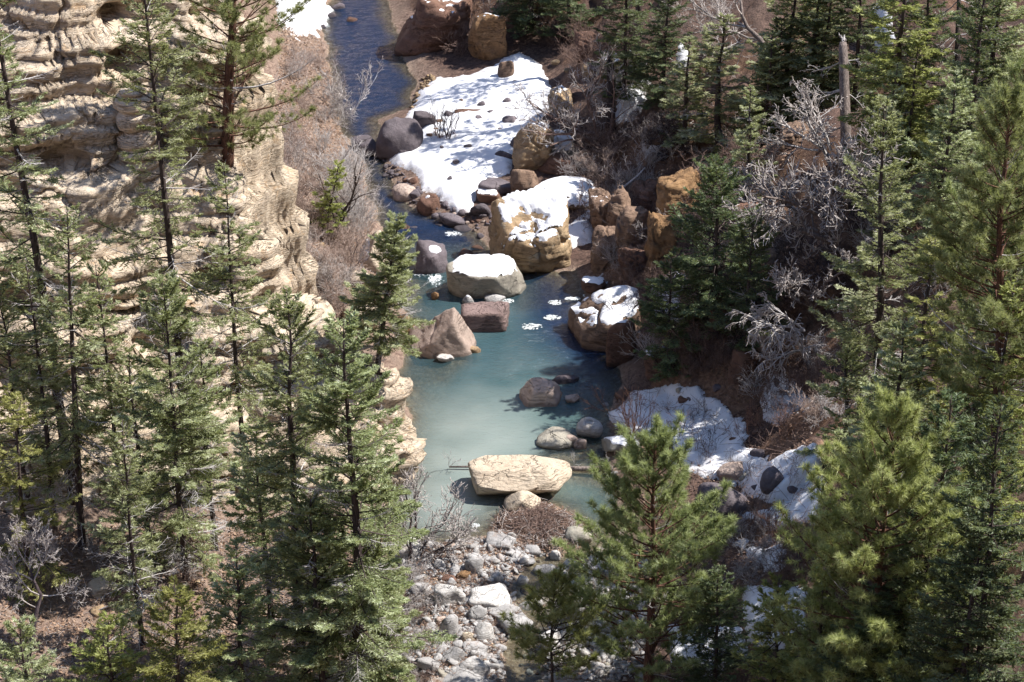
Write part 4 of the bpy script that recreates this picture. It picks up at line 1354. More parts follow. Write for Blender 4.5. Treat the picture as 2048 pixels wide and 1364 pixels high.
    if lowdead > 0 or dead > 0:
        # bare stubs under the crown
        for _ in range(int(26 * (dead + lowdead))):
            z1 = r.uniform(0.03, max(cb, 0.1)) * h
            az = r.uniform(0, 6.28)
            L = R * r.uniform(0.2, 0.75)
            c0 = at(z1)
            s = np.linspace(0, 1, 5)
            B = c0 + np.stack([L * s * math.cos(az), L * s * math.sin(az), -L * 0.3 * s * s + r.normal() * 0.1 * s], -1)
            dA.append(B[:-1]); dB.append(B[1:]); dra.append(0.02 * scale * (1 - 0.8 * s[:-1])); drb.append(0.02 * scale * (1 - 0.8 * s[1:]))
            m = 8
            ts = r.integers(1, 4, m)
            Q = B[ts]
            E = Q + r.normal(size=(m, 3)) * L * 0.22 + (B[-1] - B[0]) * 0.2
            dA.append(Q); dB.append(E); dra.append(np.full(m, 0.007 * scale)); drb.append(np.full(m, 0.003 * scale))
    LVc = np.concatenate(LV)
    n = len(LVc) // 3
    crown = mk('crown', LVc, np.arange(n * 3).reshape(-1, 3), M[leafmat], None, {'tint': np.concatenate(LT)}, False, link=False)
    NBL.append((seed, n))
    trunk = wood.build('trunk', M[barkmat], None, True, link=False)
    dm = None
    if dA:
        V, F = tubes(np.concatenate(dA), np.concatenate(dB), np.concatenate(dra), np.concatenate(drb), 3)
        dm = mk('dead_sprays', V, F, M['deadwood'], None, None, True, link=False)
    return trunk, crown, dm


def put(name, label, cat, meshes, loc, rz=0.0, sc=1.0, group=None):
    e = empty(name, loc, rz, sc)
    tag(e, label, cat, group)
    for nm, me in zip(('trunk', 'crown', 'dead_sprays'), meshes):
        if me is not None:
            o = bpy.data.objects.new(nm, me)
            COL.objects.link(o)
            o.parent = e
    return e


def by_top(px, py, h, fn=None):
    """where a tree of height h stands whose tip shows at pixel px,py"""
    fn = fn or TOP
    d = ray(px, py)
    t = np.arange(40, 260, 0.1)
    P = CAM[None] + d[None] * t[:, None]
    g = P[:, 2] - fn(P[:, 0], P[:, 1])
    ok = np.where(g >= h)[0]
    ground = np.where(g < 0)[0]
    last = ground[0] if len(ground) else len(t)
    ok = ok[ok < last]
    i = ok[-1]
    b = P[i].copy()
    b[2] = b[2] - h
    return b, proj(P[i])[2]


def by_base(px, py, py_top, fn=None, px_top=None):
    b = hit(px, py, fn)
    # height so the tip shows at py_top
    d = ray(px, py_top)
    t = (b[1] - CAM[1]) / d[1]
    h = (CAM + d * t)[2] - b[2]
    s = proj(b)[2]
    lean = 0.0 if px_top is None else (px_top - px) / s
    return b, s, h, lean


# --- the firs on the left: own mesh each
# how: ('top', px, py, h) or ('base', px, py, py_top, px_top);  wpx = crown half width in photo pixels
LEFT = [
    ('fir_tree', 'tallest thin fir at the far left with a long bare dark trunk and sparse boughs', 'fir', ('base', 152, 1010, -190, 84), 118, dict(seed=1, cb=0.16, gap=0.50, dens=0.80, dead=0.11, lowdead=0.35, r0=0.27, wob=0.3, shape=0.35, bsp=0.52, droop=0.1)),
    ('fir_tree', 'tall slim fir whose straight dark trunk crosses the sandstone pillar', 'fir', ('base', 383, 1010, -140, 366), 112, dict(seed=2, cb=0.30, gap=0.50, dens=0.80, dead=0.11, lowdead=0.35, r0=0.24, wob=0.2, shape=0.4, bsp=0.50, droop=0.1)),
    ('fir_tree', 'greyish thin fir full of dead twigs beside the tallest left fir', 'fir', ('base', 165, 1095, 395, 190), 108, dict(seed=4, cb=0.16, gap=0.30, dens=0.75, dead=0.11, lowdead=0.35, r0=0.19, wob=0.35, shape=0.55, bsp=0.40, droop=0.18)),
    ('fir_tree', 'slender fir with a visible trunk in front of the bright cliff ledges', 'fir', ('base', 497, 1000, 318, 480), 82, dict(seed=5, cb=0.30, gap=0.28, dens=0.9, dead=0.11, lowdead=0.35, r0=0.14, wob=0.2, shape=0.55, bsp=0.36)),
    ('fir_tree', 'dense blue green fir in the middle of the left stand', 'fir', ('base', 372, 1160, 560, 372), 108, dict(seed=6, cb=0.08, gap=0.10, dens=1.35, dead=0.11, lowdead=0.35, r0=0.16, shape=0.5, bsp=0.33)),
    ('fir_tree', 'fir with a dark lower trunk and open right side next to the creek stand', 'fir', ('top', 566, 585, 15.0), 125, dict(seed=7, cb=0.18, gap=0.22, dens=1.3, dead=0.11, lowdead=0.35, r0=0.24, wob=0.3, shape=0.5, bsp=0.38)),
    ('fir_tree', 'largest full fir of the left stand overlapping the creek edge', 'fir', ('top', 690, 625, 15.5), 150, dict(seed=8, cb=0.05, gap=0.06, dens=1.5, dead=0.11, lowdead=0.35, r0=0.26, wob=0.3, shape=0.52, bsp=0.36)),
    ('fir_tree', 'dark fir between the two big creekside firs at the bottom', 'fir', ('top', 628, 980, 9.0), 110, dict(seed=9, cb=0.06, gap=0.1, dens=1.1, dead=0.11, lowdead=0.35, r0=0.16, shape=0.5, bsp=0.34)),
    ('fir_tree', 'leaning fir overhanging the middle of the creek', 'fir', ('base', 752, 748, 425, 803), 74, dict(seed=10, cb=0.20, gap=0.10, dens=1.5, dead=0.11, lowdead=0.35, r0=0.15, wob=0.15, shape=0.6, bsp=0.20, lean=0)),
    ('fir_tree', 'low yellow green fir at the bottom left of the stand', 'firy', ('top', 345, 1165, 6.5), 130, dict(seed=11, cb=0.05, gap=0.12, dens=1.0, r0=0.12, shape=0.75, bsp=0.36)),
    ('fir_tree', 'drooping yellow green fir at the left edge over dark shade', 'firy', ('top', 20, 790, 8.0), 105, dict(seed=12, cb=0.10, gap=0.35, dens=0.9, r0=0.14, shape=0.5, droop=0.35, bsp=0.40)),
    ('fir_tree', 'small bright fir filling the lower left corner', 'fir', ('top', 40, 1225, 5.0), 100, dict(seed=13, cb=0.05, gap=0.1, dens=1.0, r0=0.10, shape=0.75, bsp=0.34)),
    ('fir_tree', 'bushy low fir rising from the bottom edge left of centre', 'firy', ('top', 215, 1225, 5.0), 110, dict(seed=14, cb=0.05, gap=0.15, dens=1.0, r0=0.10, shape=0.75, bsp=0.34)),
    ('fir_tree', 'shadowy fir at the bottom edge below the blue green fir', 'fir', ('top', 470, 1085, 7.5), 100, dict(seed=15, cb=0.05, gap=0.2, dens=1.0, dead=0.11, lowdead=0.35, r0=0.14, shape=0.55, bsp=0.36)),
    ('fir_tree', 'thin fir with a crooked top close to the cliff foot at far left', 'fir', ('base', 60, 1020, 560, 45), 85, dict(seed=16, cb=0.25, gap=0.35, dens=0.8, dead=0.11, lowdead=0.35, r0=0.13, shape=0.5, bsp=0.40)),
    ('fir_tree', 'slim young fir on the leaf slope by the upstream bend', 'firy', ('base', 648, 470, 318, 682), 34, dict(seed=17, cb=0.15, gap=0.2, dens=0.8, r0=0.08, shape=0.6, bsp=0.28)),
    ('fir_tree', 'thin fir with pale trunk just right of the grey twiggy one', 'fir', ('base', 250, 1060, 520, 235), 80, dict(seed=18, cb=0.25, gap=0.3, dens=0.8, dead=0.11, lowdead=0.35, r0=0.13, shape=0.5, bsp=0.42)),
    ('fir_tree', 'fir rooted low among the gravel bar brush at the left water edge', 'fir', ('top', 745, 905, 7.5), 70, dict(seed=19, cb=0.05, gap=0.2, dens=1.0, dead=0.11, lowdead=0.35, r0=0.12, shape=0.55, bsp=0.34)),
    ('fir_tree', 'airy fir whose tip ends well below the sandstone pillar', 'fir', ('base', 300, 1110, 690, 292), 75, dict(seed=20, cb=0.15, gap=0.3, dens=0.9, dead=0.11, lowdead=0.35, r0=0.14, shape=0.5, bsp=0.40)),
    ('fir_tree', 'fine twigged fir between the slender one and the blue green one', 'fir', ('base', 432, 1100, 660, 425), 66, dict(seed=23, cb=0.15, gap=0.3, dens=0.9, dead=0.11, lowdead=0.35, r0=0.13, shape=0.5, bsp=0.40)),
    ('fir_tree', 'leafy fir at far left behind the grey twiggy fir', 'fir', ('base', 110, 1060, 520, 105), 72, dict(seed=24, cb=0.2, gap=0.3, dens=0.9, dead=0.11, lowdead=0.35, r0=0.14, shape=0.5, bsp=0.40)),
    ('fir_tree', 'dark topped fir in the lower middle of the left stand', 'fir', ('top', 520, 840, 9.5), 90, dict(seed=25, cb=0.1, gap=0.25, dens=1.0, dead=0.11, lowdead=0.35, r0=0.15, shape=0.5, bsp=0.38)),
    ('fir_tree', 'bright fir at the bottom just left of the gravel bar', 'fir', ('top', 740, 1090, 6.0), 95, dict(seed=26, cb=0.05, gap=0.15, dens=1.1, r0=0.12, shape=0.55, bsp=0.34)),
    ('fir_tree', 'mid height fir over the leaf floor in lower left', 'fir', ('base', 285, 1290, 830, 280), 78, dict(seed=27, cb=0.15, gap=0.3, dens=0.95, dead=0.11, lowdead=0.35, r0=0.11, shape=0.5, bsp=0.38)),
]
for nm, lab, leaf, how, wpx, kw in LEFT:
    kw = dict(kw)
    if how[0] == 'base':
        b, s, h, lean = by_base(how[1], how[2], how[3], TOP, how[4])
    else:
        b, s = by_top(how[1], how[2], how[3])
        h, lean = how[3], 0.0
    kw['lean'] = (lean, 0)
    kw.pop('wob', None) if False else None
    ms = make_conifer('fir', h=h, R=1.28 * wpx / s, leafmat=leaf, **kw)
    put(nm, lab, 'fir tree', ms, b - np.array([0, 0, 0.15]), 0.0, 1.0, 'firs of the left bank')

# ponderosa on the cliff edge, upper left
b = hit(452, 325, TOP)
_, s_, h, lean = by_base(452, 325, -230, TOP, 505)
pm = make_conifer('pine', 31, h, 180 / s_, cb=0.06, dens=0.85, gap=0.42, leafmat='pine', barkmat='pbark', r0=0.34, wob=0.3, lean=(lean, 0), lowdead=0.2, shape=0.35, bsp=0.5)
put('pine_tree', 'ponderosa with thick reddish trunk on the cliff ledge in upper left', 'pine tree', pm, b - np.array([0, 0, 0.3]), 0.0)

# --- big trees on the right: own meshes
RIGHT = [
    ('pine_tree', 'tall sunlit ponderosa with a long dark trunk near the right edge', 'pine', 'pine', 'pbark', ('base', 1985, 1110, 172, 1918), 140, dict(seed=41, cb=0.36, gap=0.20, dens=1.2, lowdead=0.25, r0=0.30, wob=0.3, shape=0.62, bsp=0.42)),
    ('pine_tree', 'bright yellow green bushy pine in front at lower right', 'pine', 'piney', 'pbark', ('top', 1785, 812, 12.0), 205, dict(seed=42, cb=0.08, gap=0.12, dens=1.3, r0=0.26, wob=0.25, shape=0.55, bsp=0.36)),
    ('pine_tree', 'dark spreading pine in the lower centre with open boughs over snow', 'pine', 'pine', 'pbark', ('top', 1312, 880, 10.0), 165, dict(seed=43, cb=0.10, gap=0.15, dens=1.45, lowdead=0.1, r0=0.22, wob=0.3, shape=0.5, bsp=0.42)),
    ('pine_tree', 'thin pine sapling standing among the gravel bar stones', 'pine', 'piney', 'bark', ('top', 1108, 1158, 5.2), 82, dict(seed=44, cb=0.30, gap=0.35, dens=1.0, r0=0.07, wob=0.2, shape=0.4, bsp=0.34)),
    ('fir_tree', 'fir with a straight dark trunk left of the tall ponderosa', 'fir', 'fir', 'bark', ('base', 1746, 880, 200, 1722), 105, dict(seed=45, cb=0.15, gap=0.25, dens=1.05, lowdead=0.25, r0=0.25, wob=0.3, shape=0.45, bsp=0.42)),
    ('fir_tree', 'slim pointed fir behind the broken snag on the right', 'fir', 'fir', 'bark', ('top', 1795, 122, 8.0), 56, dict(seed=46, cb=0.05, gap=0.15, dens=1.0, lowdead=0.1, r0=0.12, shape=0.7, bsp=0.32)),
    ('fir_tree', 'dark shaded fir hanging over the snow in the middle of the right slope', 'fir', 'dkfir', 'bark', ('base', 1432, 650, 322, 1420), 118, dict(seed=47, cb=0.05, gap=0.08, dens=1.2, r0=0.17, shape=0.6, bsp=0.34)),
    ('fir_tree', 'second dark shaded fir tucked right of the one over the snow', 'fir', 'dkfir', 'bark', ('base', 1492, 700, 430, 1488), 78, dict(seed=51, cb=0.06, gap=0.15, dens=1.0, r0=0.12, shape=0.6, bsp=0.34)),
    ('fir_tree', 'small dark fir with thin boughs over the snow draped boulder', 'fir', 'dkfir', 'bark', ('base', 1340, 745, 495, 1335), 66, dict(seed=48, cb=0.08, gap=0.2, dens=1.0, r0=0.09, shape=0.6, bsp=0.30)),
    ('fir_tree', 'yellow tipped young fir between the two lower right pines', 'fir', 'firy', 'bark', ('top', 1562, 1150, 6.0), 85, dict(seed=49, cb=0.05, gap=0.15, dens=1.1, r0=0.09, shape=0.7, bsp=0.32)),
    ('fir_tree', 'broad green fir boughs under the straight dark trunk of the right slope', 'fir', 'fir', 'bark', ('top', 1700, 690, 5.0), 85, dict(seed=50, cb=0.05, gap=0.25, dens=1.05, r0=0.15, shape=0.5, bsp=0.36)),
]
for nm, lab, kind, leaf, bark, how, wpx, kw in RIGHT:
    kw = dict(kw)
    if how[0] == 'base':
        b, s, h, lean = by_base(how[1], how[2], how[3], H, how[4])
    else:
        b, s = by_top(how[1], how[2], how[3], H)
        h, lean = how[3], 0.0
    ms = make_conifer(kind, h=h, R=1.28 * wpx / s, leafmat=leaf, barkmat=bark, lean=(lean, 0), **kw)
    put(nm, lab, 'pine tree' if kind == 'pine' else 'fir tree', ms, b - np.array([0, 0, 0.15]), 0.0, 1.0, None)

# --- the rest of the forest: shared prototypes
PT = {}
for k, (kind, leaf, bark, R, kw) in enumerate([
    ('fir', 'fir', 'bark', 1.9, dict(cb=0.08, gap=0.18, dens=0.95, lowdead=0.2, shape=0.55, bsp=0.36)),
    ('fir', 'fir', 'bark', 1.6, dict(cb=0.12, gap=0.3, dens=0.9, lowdead=0.35, dead=0.1, shape=0.6, bsp=0.38)),
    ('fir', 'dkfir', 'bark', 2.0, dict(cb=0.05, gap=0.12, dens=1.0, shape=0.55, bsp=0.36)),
    ('fir', 'firy', 'bark', 1.8, dict(cb=0.06, gap=0.2, dens=0.95, shape=0.6, bsp=0.36, droop=0.12)),
    ('pine', 'pine', 'pbark', 2.1, dict(cb=0.22, gap=0.2, dens=0.9, shape=0.55, bsp=0.42)),
    ('pine', 'piney', 'pbark', 2.1, dict(cb=0.15, gap=0.2, dens=0.9, shape=0.5, bsp=0.40)),
]):
    PT[k] = (make_conifer(kind, 60 + k, 10.0, R, leafmat=leaf, barkmat=bark, **kw), R, kind)

FOREST = [
    # proto, top px, top py, h, half width px, label
    (2, 1062, -150, 6.0, 85, 'dark fir hanging over the top of the snowfield'),
    (2, 1140, -170, 7.0, 60, 'narrow dark fir behind the hanging one at the top'),
    (1, 1450, 20, 8.0, 95, 'grey tinged sparse fir below the bare leaning tree'),
    (1, 1375, 70, 6.0, 65, 'thin fir beside the bare leaning tree on its left'),
    (0, 1592, -120, 10.0, 85, 'fir with a thin trunk at the top right of the bare leaning tree'),
    (0, 1660, -60, 8.0, 75, 'fir right behind the broken snag'),
    (3, 1820, -150, 11.0, 110, 'yellow green lit fir at the top right in deep shade'),
    (2, 1985, -190, 12.0, 80, 'dark fir right of the dead branchy snag at the top right'),
    (0, 1905, 150, 9.0, 95, 'fir directly under the dead branchy snag'),
    (0, 2015, -140, 9.5, 100, 'full fir in the top right corner'),
    (4, 2045, 120, 13.0, 120, 'pine at the right edge behind the tall ponderosa'),
    (2, 2050, 330, 13.0, 105, 'dark pine like fir at the right edge beside the tall ponderosa'),
    (3, 1860, 470, 10.0, 120, 'lit green fir between the straight trunk and the tall ponderosa'),
    (0, 1800, 640, 9.0, 110, 'mid green fir behind the tip of the bright bushy pine'),
    (2, 1900, 780, 10.0, 120, 'dark fir right of the bright bushy pine'),
    (2, 2010, 800, 12.0, 130, 'darkest fir in the right edge shade'),
    (2, 1960, 1030, 9.0, 130, 'shaded fir in the lower right corner'),
    (3, 1650, 1130, 6.5, 95, 'lit fir low between the young fir and bushy pine'),
    (2, 1740, 1180, 6.5, 110, 'shaded fir under the bright bushy pine'),
    (5, 1700, 1290, 4.5, 110, 'low bright pine at the bottom right edge'),
    (5, 1900, 1275, 4.5, 90, 'small bright pine tuft near the bottom right corner'),
    (2, 1440, 1130, 5.5, 75, 'small dark fir beside the trunk of the spreading pine'),
    (3, 1745, 190, 5.0, 60, 'yellowish fir at the right foot of the broken snag'),
    (0, 1540, 60, 7.5, 70, 'fir just left of the thin trunk at the top'),
    (2, 1255, -130, 8.5, 70, 'shadowed fir at the top between two dark trunks'),
    (1, 1500, 170, 6.5, 60, 'ragged fir left of the bare grey oak crown'),
    (2, 1730, -110, 8.5, 75, 'dark fir against the shaded snow streak'),
    (3, 2020, 560, 11.0, 100, 'green fir low behind the ponderosa trunk at right'),
    (2, 1870, 960, 8.0, 105, 'deep shade fir behind the bright bushy pine trunk'),
    (2, 1640, -90, 9.0, 80, 'tall dim fir at the top between snag and bare leaning tree'),
    (2, 1868, -110, 9.0, 75, 'dim fir just left of the dead branchy snag at the top right'),
    (3, 1835, 60, 7.0, 60, 'yellowish fir under the dim one at the top right'),
    (2, 1335, -40, 6.5, 65, 'dim fir at the top above the narrow snow streak'),
    (2, 1990, 420, 11.0, 90, 'dark fir filling the gap behind the tall ponderosa trunk'),
    (2, 1560, 30, 7.0, 60, 'dim fir behind the bare leaning limb'),
]
for k, (pk, px, py, h, wpx, lab) in enumerate(FOREST):
    ms, R, kind = PT[pk]
    b, s = by_top(px, py, h, H)
    sz = h / 10.0
    sxy = 1.2 * (wpx / s) / R
    r = np.random.default_rng(700 + k)
    put('pine_tree' if kind == 'pine' else 'fir_tree', lab, 'pine tree' if kind == 'pine' else 'fir tree', ms, b - np.array([0, 0, 0.15]), r.uniform(0, 6.28), (sxy, sxy, sz), 'forest on the right slope')
# ------------------------------------------------------------------ leafless trees and shrubs
def grow(seed, stems, levels, kids, wander=0.22, rmin=0.006, decay=0.62, spread=0.75, gravity=0.0, uplift=0.25, last=99):
    """stems: list of (P, D, L, r). returns segment arrays per level"""
    r = np.random.default_rng(seed)
    rr = random.Random(seed)
    out = {}
    stack = [(np.array(P, float), np.array(D, float) / np.linalg.norm(D), L, rad, 0) for P, D, L, rad in stems]
    while stack:
        P, D, L, rad, lev = stack.pop()
        n = 5 if lev == 0 else (4 if lev < levels - 1 else 3)
        pts = [P]
        d = D
        dirs = [d]
        for i in range(n):
            d = d + r.normal(size=3) * wander + np.array([0, 0, uplift * 0.25 - gravity * (0.3 + 0.2 * lev)])
            d = d / np.linalg.norm(d)
            P = P + d * (L / n)
            pts.append(P)
            dirs.append(d)
        end = max(rad * (0.45 if lev < levels - 1 else 0.5), rmin * 0.7)
        rads = np.linspace(rad, end, n + 1)
        A = out.setdefault(lev, [[], [], [], []])
        A[0] += pts[:-1]; A[1] += pts[1:]; A[2] += list(rads[:-1]); A[3] += list(rads[1:])
        if lev < levels - 1:
            nk = kids[min(lev, len(kids) - 1)]
            for k in range(nk):
                f = 0.22 + 0.78 * (k + rr.random()) / nk
                i = min(int(f * n), n - 1)
                u = f * n - i
                Q = pts[i] * (1 - u) + pts[i + 1] * u
                dd = dirs[i + 1] + r.normal(size=3) * spread
                stack.append((Q, dd / np.linalg.norm(dd), L * decay * rr.uniform(0.65, 1.15) * (1.1 - 0.45 * f), max(rads[i] * 0.55, rmin), lev + 1))
    return out


def segs_mesh(out, levels, k=4):
    A = [[], [], [], []]
    for l in levels:
        if l in out:
            for i in range(4):
                A[i] += out[l][i]
    if not A[0]:
        return None
    return tubes(np.array(A[0]), np.array(A[1]), np.array(A[2]), np.array(A[3]), k)


def fan_stems(seed, n, L, r0, tilt=(0.1, 0.7), base=0.15):
    r = np.random.default_rng(seed)
    st = []
    for i in range(n):
        a = i * 2.399 + r.normal() * 0.3
        t = r.uniform(*tilt)
        st.append(((base * r.normal(), base * r.normal(), -0.1), (math.sin(t) * math.cos(a), math.sin(t) * math.sin(a), math.cos(t)), L * r.uniform(0.7, 1.1), r0 * r.uniform(0.7, 1.2)))
    return st


# prototypes about 1 unit tall are built at 2 m and scaled
SH = []
for k in range(5):      # upright many stemmed shrub
    o = grow(100 + k, fan_stems(100 + k, 11, 1.5, 0.016, (0.1, 0.75)), 3, [7, 5], 0.16, 0.0065, 0.55, 0.5)
    V, F = segs_mesh(o, range(5), 3)
    SH.append((V, F))
for k in range(4):      # low tangled brush
    o = grow(120 + k, fan_stems(120 + k, 14, 1.3, 0.014, (0.4, 1.35), 0.35), 3, [8, 6], 0.3, 0.0065, 0.6, 0.8)
    V, F = segs_mesh(o, range(5), 3)
    SH.append((V, F))
for k in range(3):      # sparse thin shrub
    o = grow(140 + k, fan_stems(140 + k, 6, 1.6, 0.013, (0.1, 0.5), 0.2), 3, [5, 4], 0.14, 0.006, 0.5, 0.5)
    V, F = segs_mesh(o, range(5), 3)
    SH.append((V, F))
SHM = {}


def shrub_mesh(k, mat):
    if (k, mat) not in SHM:
        SHM[(k, mat)] = mk('shrub', SH[k][0], SH[k][1], M[mat], None, None, False, link=False)
    return SHM[(k, mat)]


def shrub_at(P, k, mat, sc, rz, label, group, name='bare_shrub', cat='bare shrub', sxy=1.0):
    o = bpy.data.objects.new(name, shrub_mesh(k, mat))
    COL.objects.link(o)
    o.location = P
    o.rotation_euler = (0, 0, rz)
    o.scale = (sc * sxy, sc * sxy, sc)
    return tag(o, label, cat, group)


def thicket(poly, n, kinds, mats, smin_, smax_, label, group, seed, name='bare_shrub', fn=None):
    r = np.random.default_rng(seed)
    poly = np.array(poly, float)
    lo, hi = poly.min(0), poly.max(0)
    k = t = 0
    pts = []
    while k < n and t < n * 60:
        t += 1
        q = r.uniform(lo, hi)
        if not inside(np.array([q[0]]), np.array([q[1]]), poly)[0]:
            continue
        if any((q[0] - a) ** 2 + ((q[1] - b) * 1.6) ** 2 < (14 if n > 40 else 20) ** 2 for a, b in pts):
            continue
        pts.append(q)
        P = hit(q[0], q[1], fn or H)
        shrub_at(P, kinds[r.integers(len(kinds))], mats[r.integers(len(mats))], r.uniform(smin_, smax_), r.uniform(0, 6.28), label, group, name, sxy=r.uniform(0.85, 1.25))
        k += 1


UP, LOW, THIN = [0, 1, 2, 3, 4], [5, 6, 7, 8], [9, 10, 11]
thicket([(1110, 270), (1300, 240), (1500, 250), (1560, 640), (1500, 750), (1310, 740), (1240, 560), (1190, 430)], 70, UP + LOW + LOW, ['brush', 'brush', 'palebrush', 'darktwig', 'palewood'], 0.6, 1.25, 'leafless brown brush in the shady thicket of the right slope', 'brush of the right slope', 1)
thicket([(1230, 790), (1400, 770), (1600, 760), (1620, 1000), (1400, 960), (1300, 900)], 18, THIN, ['brush', 'darktwig', 'redtwig'], 0.45, 0.9, 'dark thin leafless shrub standing in the right bank snow', 'shrubs in the right bank snow', 2)
thicket([(1500, 770), (1660, 690), (1690, 880), (1560, 890)], 18, LOW + UP, ['brush', 'palebrush', 'deadwood', 'brush'], 0.5, 0.95, 'tangled brown brush on the bare soil above the lower right snow', 'brush above the lower right snow', 45)
thicket([(1330, 660), (1500, 640), (1520, 760), (1330, 770)], 12, LOW + UP, ['brush', 'palebrush', 'brush'], 0.5, 0.95, 'brown brush between the dark shaded fir and the trampled snow', 'brush below the dark shaded fir', 46)
thicket([(1460, 1040), (1580, 1050), (1600, 1200), (1480, 1160)], 10, LOW + UP, ['redtwig', 'brush', 'deadwood'], 0.5, 0.9, 'reddish brush beside the lower right snow remnants', 'brush by the lower right snow', 3)
thicket([(515, 230), (600, 280), (700, 420), (715, 540), (690, 640), (610, 600), (570, 440)], 56, UP + LOW, ['palebrush', 'palewood', 'palebrush'], 0.5, 1.05, 'pinkish leafless brush on the leaf slope left of the creek', 'brush of the left leaf slope', 4)
thicket([(575, 100), (650, 110), (680, 240), (620, 270), (580, 220)], 16, UP + LOW, ['palebrush', 'palewood'], 0.45, 0.9, 'thin pinkish brush on the far left slope behind the ponderosa boughs', 'brush of the far left slope', 44)
thicket([(640, 270), (690, 320), (745, 420), (750, 500), (690, 480), (650, 360)], 14, UP, ['deadwood', 'palewood'], 0.8, 1.4, 'pale grey leafless shrub leaning over the upstream creek bend', 'pale shrubs on the upstream bend', 5)
thicket([(1090, 40), (1330, 60), (1340, 150), (1120, 140)], 12, UP + LOW, ['brush', 'darktwig'], 0.7, 1.3, 'dark brush among the trunks above the snowfield', 'brush above the snowfield', 6)
thicket([(110, 1090), (420, 1070), (440, 1290), (120, 1300)], 14, LOW + UP, ['brush', 'deadwood', 'palewood'], 0.4, 0.8, 'low dry brush on the leaf floor under the left firs', 'brush under the left firs', 7)
thicket([(785, 1130), (860, 1130), (880, 1364), (800, 1364)], 16, LOW, ['palewood', 'brush', 'deadwood'], 0.35, 0.65, 'low pale brush at the left margin of the gravel bar', 'brush by the gravel bar', 8)
thicket([(850, 30), (1000, 30), (1010, 110), (870, 130)], 6, THIN + UP, ['brush', 'palewood'], 0.8, 1.4, 'thin leafless shrub against the dark rock wall across the creek', 'shrubs at the dark rock wall', 9)
thicket([(1500, 0), (2040, 0), (2040, 700), (1620, 700), (1560, 300)], 10, UP + LOW, ['brush', 'deadwood', 'darktwig'], 0.8, 1.5, 'leafless brush between the firs of the upper right forest', 'brush of the upper right forest', 10)
thicket([(1200, 390), (1300, 330), (1330, 480), (1250, 560)], 12, UP + LOW, ['palewood', 'brush'], 0.6, 1.1, 'tangled twigs hanging over the brown rock face right of the huge tan boulder', 'twigs over the brown rock face', 11)
thicket([(0, 900), (300, 920), (330, 1060), (0, 1080)], 4, LOW + UP, ['brush', 'darktwig', 'deadwood'], 0.6, 1.1, 'shaded dry brush at the foot of the left cliff', 'brush at the left cliff foot', 12)


# --- single leafless shrubs and trees, each its own mesh in two parts
def bare(name, label, cat, base, seed, stems, levels, kids, mat, twigmat=None, split=2, **kw):
    e = empty(name, base)
    tag(e, label, cat)
    o = grow(seed, stems, levels, kids, **kw)
    V, F = segs_mesh(o, range(0, split), 5)
    mk('trunk', V, F, M[mat], e, None, True)
    q = segs_mesh(o, range(split, levels), 3)
    if q:
        mk('twigs', q[0], q[1], M[twigmat or mat], e, None, False)
    return e


def px_dir(dx, dy, depth=0.0):
    """a world direction that shows as (dx right, dy down) in the picture"""
    return RGT * dx - UPV * dy + FWD * depth


P = hit(890, 280, H)
bare('bare_shrub', 'dark fan shaped leafless shrub standing in the middle of the snowfield', 'bare shrub', P, 1, fan_stems(1, 15, 2.0, 0.022, (0.05, 0.6), 0.25), 3, [5, 4], 'darktwig', None, 1, wander=0.10, spread=0.35, decay=0.5)
shrub_at(P + np.array([0.1, -0.1, 0]), 5, 'redtwig', 0.45, 0.3, 'rusty low tuft at the foot of the dark fan shaped shrub', None)
shrub_at(P + np.array([-0.6, 0.1, 0]), 6, 'redtwig', 0.40, 0.8, 'rusty tuft on the left side of the dark fan shaped shrub', None)
P = hit(1208, 290, H)
bare('bare_tree', 'gnarled bare tree forking above the fallen log on the right slope', 'bare tree', P, 2, [((0, 0, -.2), (-0.75, -.2, 1.0), 3.3, 0.11), ((0, 0, 0), (-0.15, -0.1, 1.0), 3.6, 0.08), ((0, 0, 0.2), (0.5, -.2, 0.9), 2.8, 0.06), ((-.4, 0, .5), (-1, -.4, 0.4), 3.2, 0.06)], 4, [9, 7, 5], 'brush', 'palewood', 2, wander=0.24, rmin=0.013, spread=0.6, decay=0.56)
P = hit(1262, 660, H)
bare('bare_tree', 'small dark bare tree bent over the long snow draped boulder', 'bare tree', P, 3, [((0, 0, -.1), (-0.25, -0.1, 1.0), 1.5, 0.05), ((-0.1, 0, 0.6), (-1, -0.1, 0.55), 1.5, 0.03), ((-.1, 0, .9), (0.35, 0, 0.9), 1.1, 0.03)], 4, [6, 4, 3], 'darktwig', None, 2, wander=0.24, rmin=0.007, spread=0.6, decay=0.56)
P = hit(1278, 880, H)
bare('bare_shrub', 'upright red stemmed leafless shrub at the edge of the trampled snow', 'bare shrub', P, 4, fan_stems(4, 17, 1.9, 0.018, (0.05, 0.75), 0.25), 3, [5, 3], 'redtwig', None, 1, wander=0.09, spread=0.35, decay=0.5)
P = hit(1190, 830, H)
bare('bare_shrub', 'thin reddish sprawling twigs left of the red stemmed shrub', 'bare shrub', P + np.array([0.6, 0, 0.1]), 5, [((0, 0, 0), (-1, 0, 0.5), 1.4, 0.02), ((0, 0, 0), (-0.8, 0.2, 0.9), 1.4, 0.02), ((0, 0, 0), (-0.4, 0, 1), 1.2, 0.018)], 3, [5, 3], 'redtwig', None, 1, wander=0.15, spread=0.45, decay=0.5)
P = hit(688, 236, H)
bare('bare_shrub', 'pale twiggy bush sticking up before the dark upstream water', 'bare shrub', P, 6, fan_stems(6, 6, 2.7, 0.03, (0.05, 0.45), 0.15), 4, [6, 5, 4], 'deadwood', 'palewood', 2, wander=0.16, rmin=0.014, spread=0.5, decay=0.5)
P = hit(672, 470, H)
